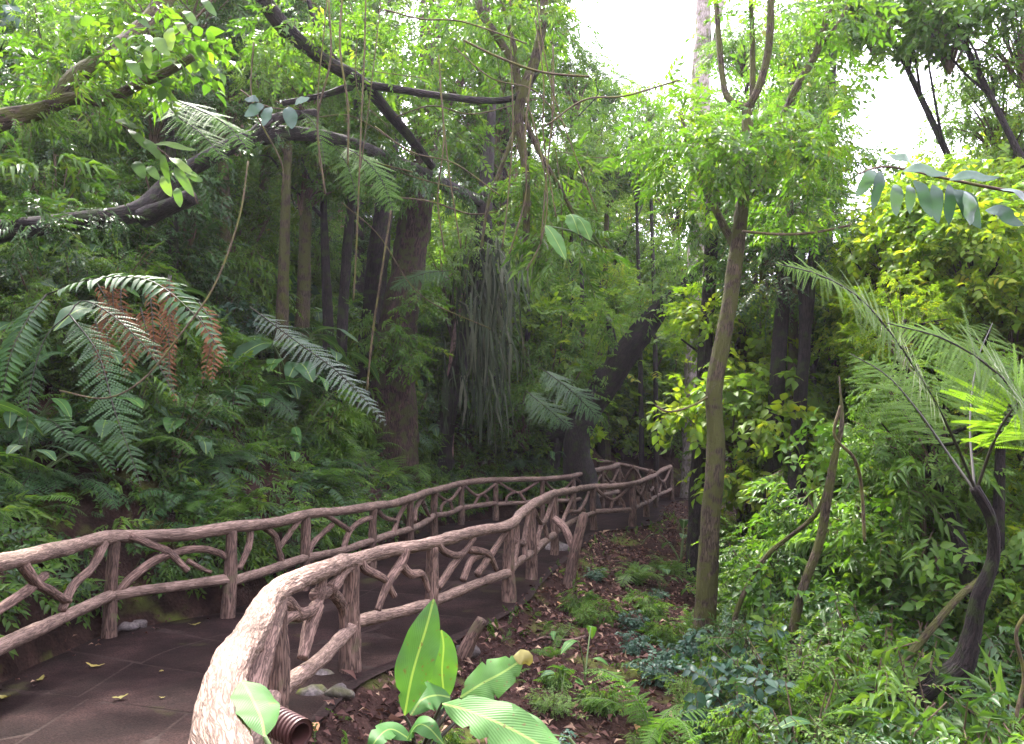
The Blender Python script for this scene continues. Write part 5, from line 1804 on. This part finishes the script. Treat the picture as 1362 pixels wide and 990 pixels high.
thickets(54, valley_spot((1010, 1440), (7.8, 12.5), 4.0), (1.4, 2.7), ['tall_mid', 'tall_pale', 'tall_lime', 'tall_broad', 'tall_lance'], [3, 3, .8, 2, 1.6], 'crowding the valley slope', 43)
thickets(46, valley_spot((980, 1440), (12, 19), 3.0), (2.4, 4.4), ['tall_mid', 'tall_pale', 'tall_lime', 'tall_broad'], [1.5, 2.5, 3.5, 2], 'glowing farther down the valley', 44)


def gap_spot(g):
    y = g.uniform(8.8, 10.4)
    x = at(g.uniform(985, 1125), 600, y)[0]
    return np.array([x, y, Hs(x, y)])


thickets(7, lambda g: (lambda y, px: np.array([at(px, 600, y)[0], y, Hs(at(px, 600, y)[0], y)]))(g.uniform(4.9, 5.4), g.uniform(1215, 1370)), (.6, 1.0), ['tall_mid', 'tall_lance', 'tall_pale'], [2, 2, 2], 'in front of the tree fern trunk', 49)
thickets(15, gap_spot, (.9, 1.7), ['tall_mid', 'tall_pale', 'tall_broad', 'tall_dark'], [2.5, 3, 2, 1], 'at the feet of the twin stems', 46)


def bend_spot(g):
    for _ in range(80):
        y = g.uniform(19, 28)
        x = at(g.uniform(640, 990), 600, y)[0]
        if side_dist(np.array([x]), np.array([y]), EL, True)[0] > .8 or side_dist(np.array([x]), np.array([y]), ER, False)[0] > 1.0:
            break
    return np.array([x, y, Hs(x, y)])


thickets(44, bend_spot, (2.0, 4.5), ['tall_mid', 'tall_pale', 'tall_lime', 'tall_broad'], [2, 3, 2.5, 1], 'closing in behind the path bend', 45)
grove('centre_low', 26, (640, 980), (18.6, 26), (330, 560), (.8, 1.6), ['lime', 'mid', 'pale', 'mid2'], [2.5, 2, 2, 2], ['bark_dark'], 'spreading low behind the path bend', 12, nm='bush')
grove('right_low', 40, (960, 1440), (7, 14), (380, 800), (.5, 1.1), ['limebroad', 'lime', 'mid', 'broad', 'pale'], [1.5, 2, 3, 3, 2], ['bark_dark'], 'spreading low on the valley slope', 13, nm='bush')
grove('right_lime', 34, (1120, 1440), (9, 13), (210, 480), (.7, 1.2), ['limebroad', 'lime'], [3, 2], ['bark_dark'], 'lit up in the open valley', 15, nm='bush')

# tall edge trees framing the sky gap
for k, (px, py, Y, rad, kd, lab) in enumerate([
        (1330, 145, 12, 1.35, 'pale', 'tall hazy tree closing the far side of larger sky gap'),
        (1262, 15, 11, 1.15, 'broad', 'broad-leaved tree top reaching across above the sky gap'), (1165, 0, 12, 1.2, 'broad', 'second broad-leaved tree top lacing the bright sky'),
        (1355, 40, 11, 1.2, 'mid', 'leafy tree top at the edge of bright sky'), (760, 95, 22, 1.7, 'mid', 'airy tree leaning towards the smaller sky gap'),
        (790, 140, 26, 1.9, 'mid2', 'narrow-leaved far tree under the smaller sky gap'), (900, 250, 27, 2.2, 'lime', 'bright far tree behind the dark straight trunk'), (930, 160, 26, 1.5, 'pale', 'pale far tree beside the tall grey trunk'), (862, 140, 23, 1.1, 'pale', 'pale tree top rising into the smaller sky gap'), (705, 40, 21, 1.7, 'mid2', 'narrow-leaved tree beside the smaller sky gap'), (845, 195, 23, 1.9, 'mid', 'round tree just beneath the smaller sky gap'),
        (770, 230, 21, 1.7, 'pale', 'pale tree beneath the airy sky-gap tree'), (990, 60, 16, 1.1, 'mid', 'bright tree between the pale grey trunk and slim tree'),
        (1060, 60, 14, 1.0, 'pale', 'pale tree top behind the forked slim tree'), (640, 120, 20, 1.7, 'mid', 'leafy tree behind the knotted stem tangle')]):
    c = at(px, py, Y)
    off = 3.2 if px > 1100 else 0
    tree(c[0] + off, Y, c[2], rad, kd, lab, None, 900 + k, 'bark_dark', .08, (-off, 0))

# ------------------------------------------------------------------ look-alikes are told apart by what they stand near
MARKS = [('the tree fern', at(1290, 800, 5.7)), ('the twisted stem', at(1060, 800, fv[1])), ('the slim mossy tree', at(945, 700, f0[1])), ('the leaning stake', at(765, 740, 10)),
         ('the shaggy trunk', at(625, 450, 17.3)), ('the big mossy trunk', at(540, 400, 13.5)), ('the dead brown fern', at(200, 430, 7)), ('the grey frond', at(430, 490, 8.5)), ('the arching trunk', at(300, 210, 8.9)),
         ('the snapped limb', at(130, 120, 6.1)), ('the pinkish trunk', at(268, 100, 17)), ('the leaning black trunk', at(800, 520, 18.6)), ('the twin dark stems', at(1068, 450, 10.6)), ('the farthest fence', at(880, 620, 25)),
         ('the knotted stems', at(700, 150, 10.4)), ('the pale grey trunk', at(930, 100, 24)), ('the dusky bough', at(1250, 260, 6)), ('the banana plant', at(570, 950, 3.6)), ('the drain pipe', at(405, 972, 3.05))]
MP = np.array([m[1] for m in MARKS])
same = {}
for o in list(COL.objects):
    if o.parent is None and 'label' in o and 'group' in o and o.type == 'EMPTY':
        same.setdefault(o['label'], []).append(o)
for lab, obs in same.items():
    if len(obs) < 2:
        continue
    for o in obs:
        p = np.array(o.location)
        near_ = MARKS[int(np.argmin(np.linalg.norm((MP - p) * [1, .8, .25], axis=1)))][0]
        h_ = max((c.scale[0] for c in o.children), default=1)
        o['label'] = lab + ', near ' + near_
for lab in {o['label'] for v_ in same.values() for o in v_}:
    obs = [o for v_ in same.values() for o in v_ if o['label'] == lab]
    if len(obs) == 2:                        # a pair: the larger and the smaller
        sz = [max((c.scale[2] for c in o.children), default=1) for o in obs]
        if max(sz) > 1.12 * min(sz) and len(lab.split()) < 16:
            for o, z_ in zip(obs, sz):
                o['label'] = ('larger ' if z_ == max(sz) else 'smaller ') + lab

# ------------------------------------------------------------------ humid air
mb = MB()
x0, x1, y0, y1, z0, z1 = -125, 125, -45, 125, -7, 22
V = [(x, y, z) for z in (z0, z1) for y in (y0, y1) for x in (x0, x1)]
Fq = [(0, 2, 3, 1), (4, 5, 7, 6), (0, 1, 5, 4), (2, 6, 7, 3), (0, 4, 6, 2), (1, 3, 7, 5)]
mb.add(V, [t_ for a, b_, c, d in Fq for t_ in ((a, b_, c), (a, c, d))])
hm = bpy.data.materials.new('humid_air')
hm.use_nodes = True
hn = hm.node_tree.nodes
hn.remove(hn['Principled BSDF'])
pv = hn.new('ShaderNodeVolumePrincipled')
pv.inputs['Color'].default_value = (.93, .92, 1, 1)
pv.inputs['Density'].default_value = .0005
pv.inputs['Anisotropy'].default_value = .35
hm.node_tree.links.new(pv.outputs[0], hn['Material Output'].inputs['Volume'])
haze = mb.build('haze', hm, None, False)
haze['kind'] = 'stuff'
haze['label'] = 'thin humid haze hanging through the whole forest'
haze['category'] = 'haze'
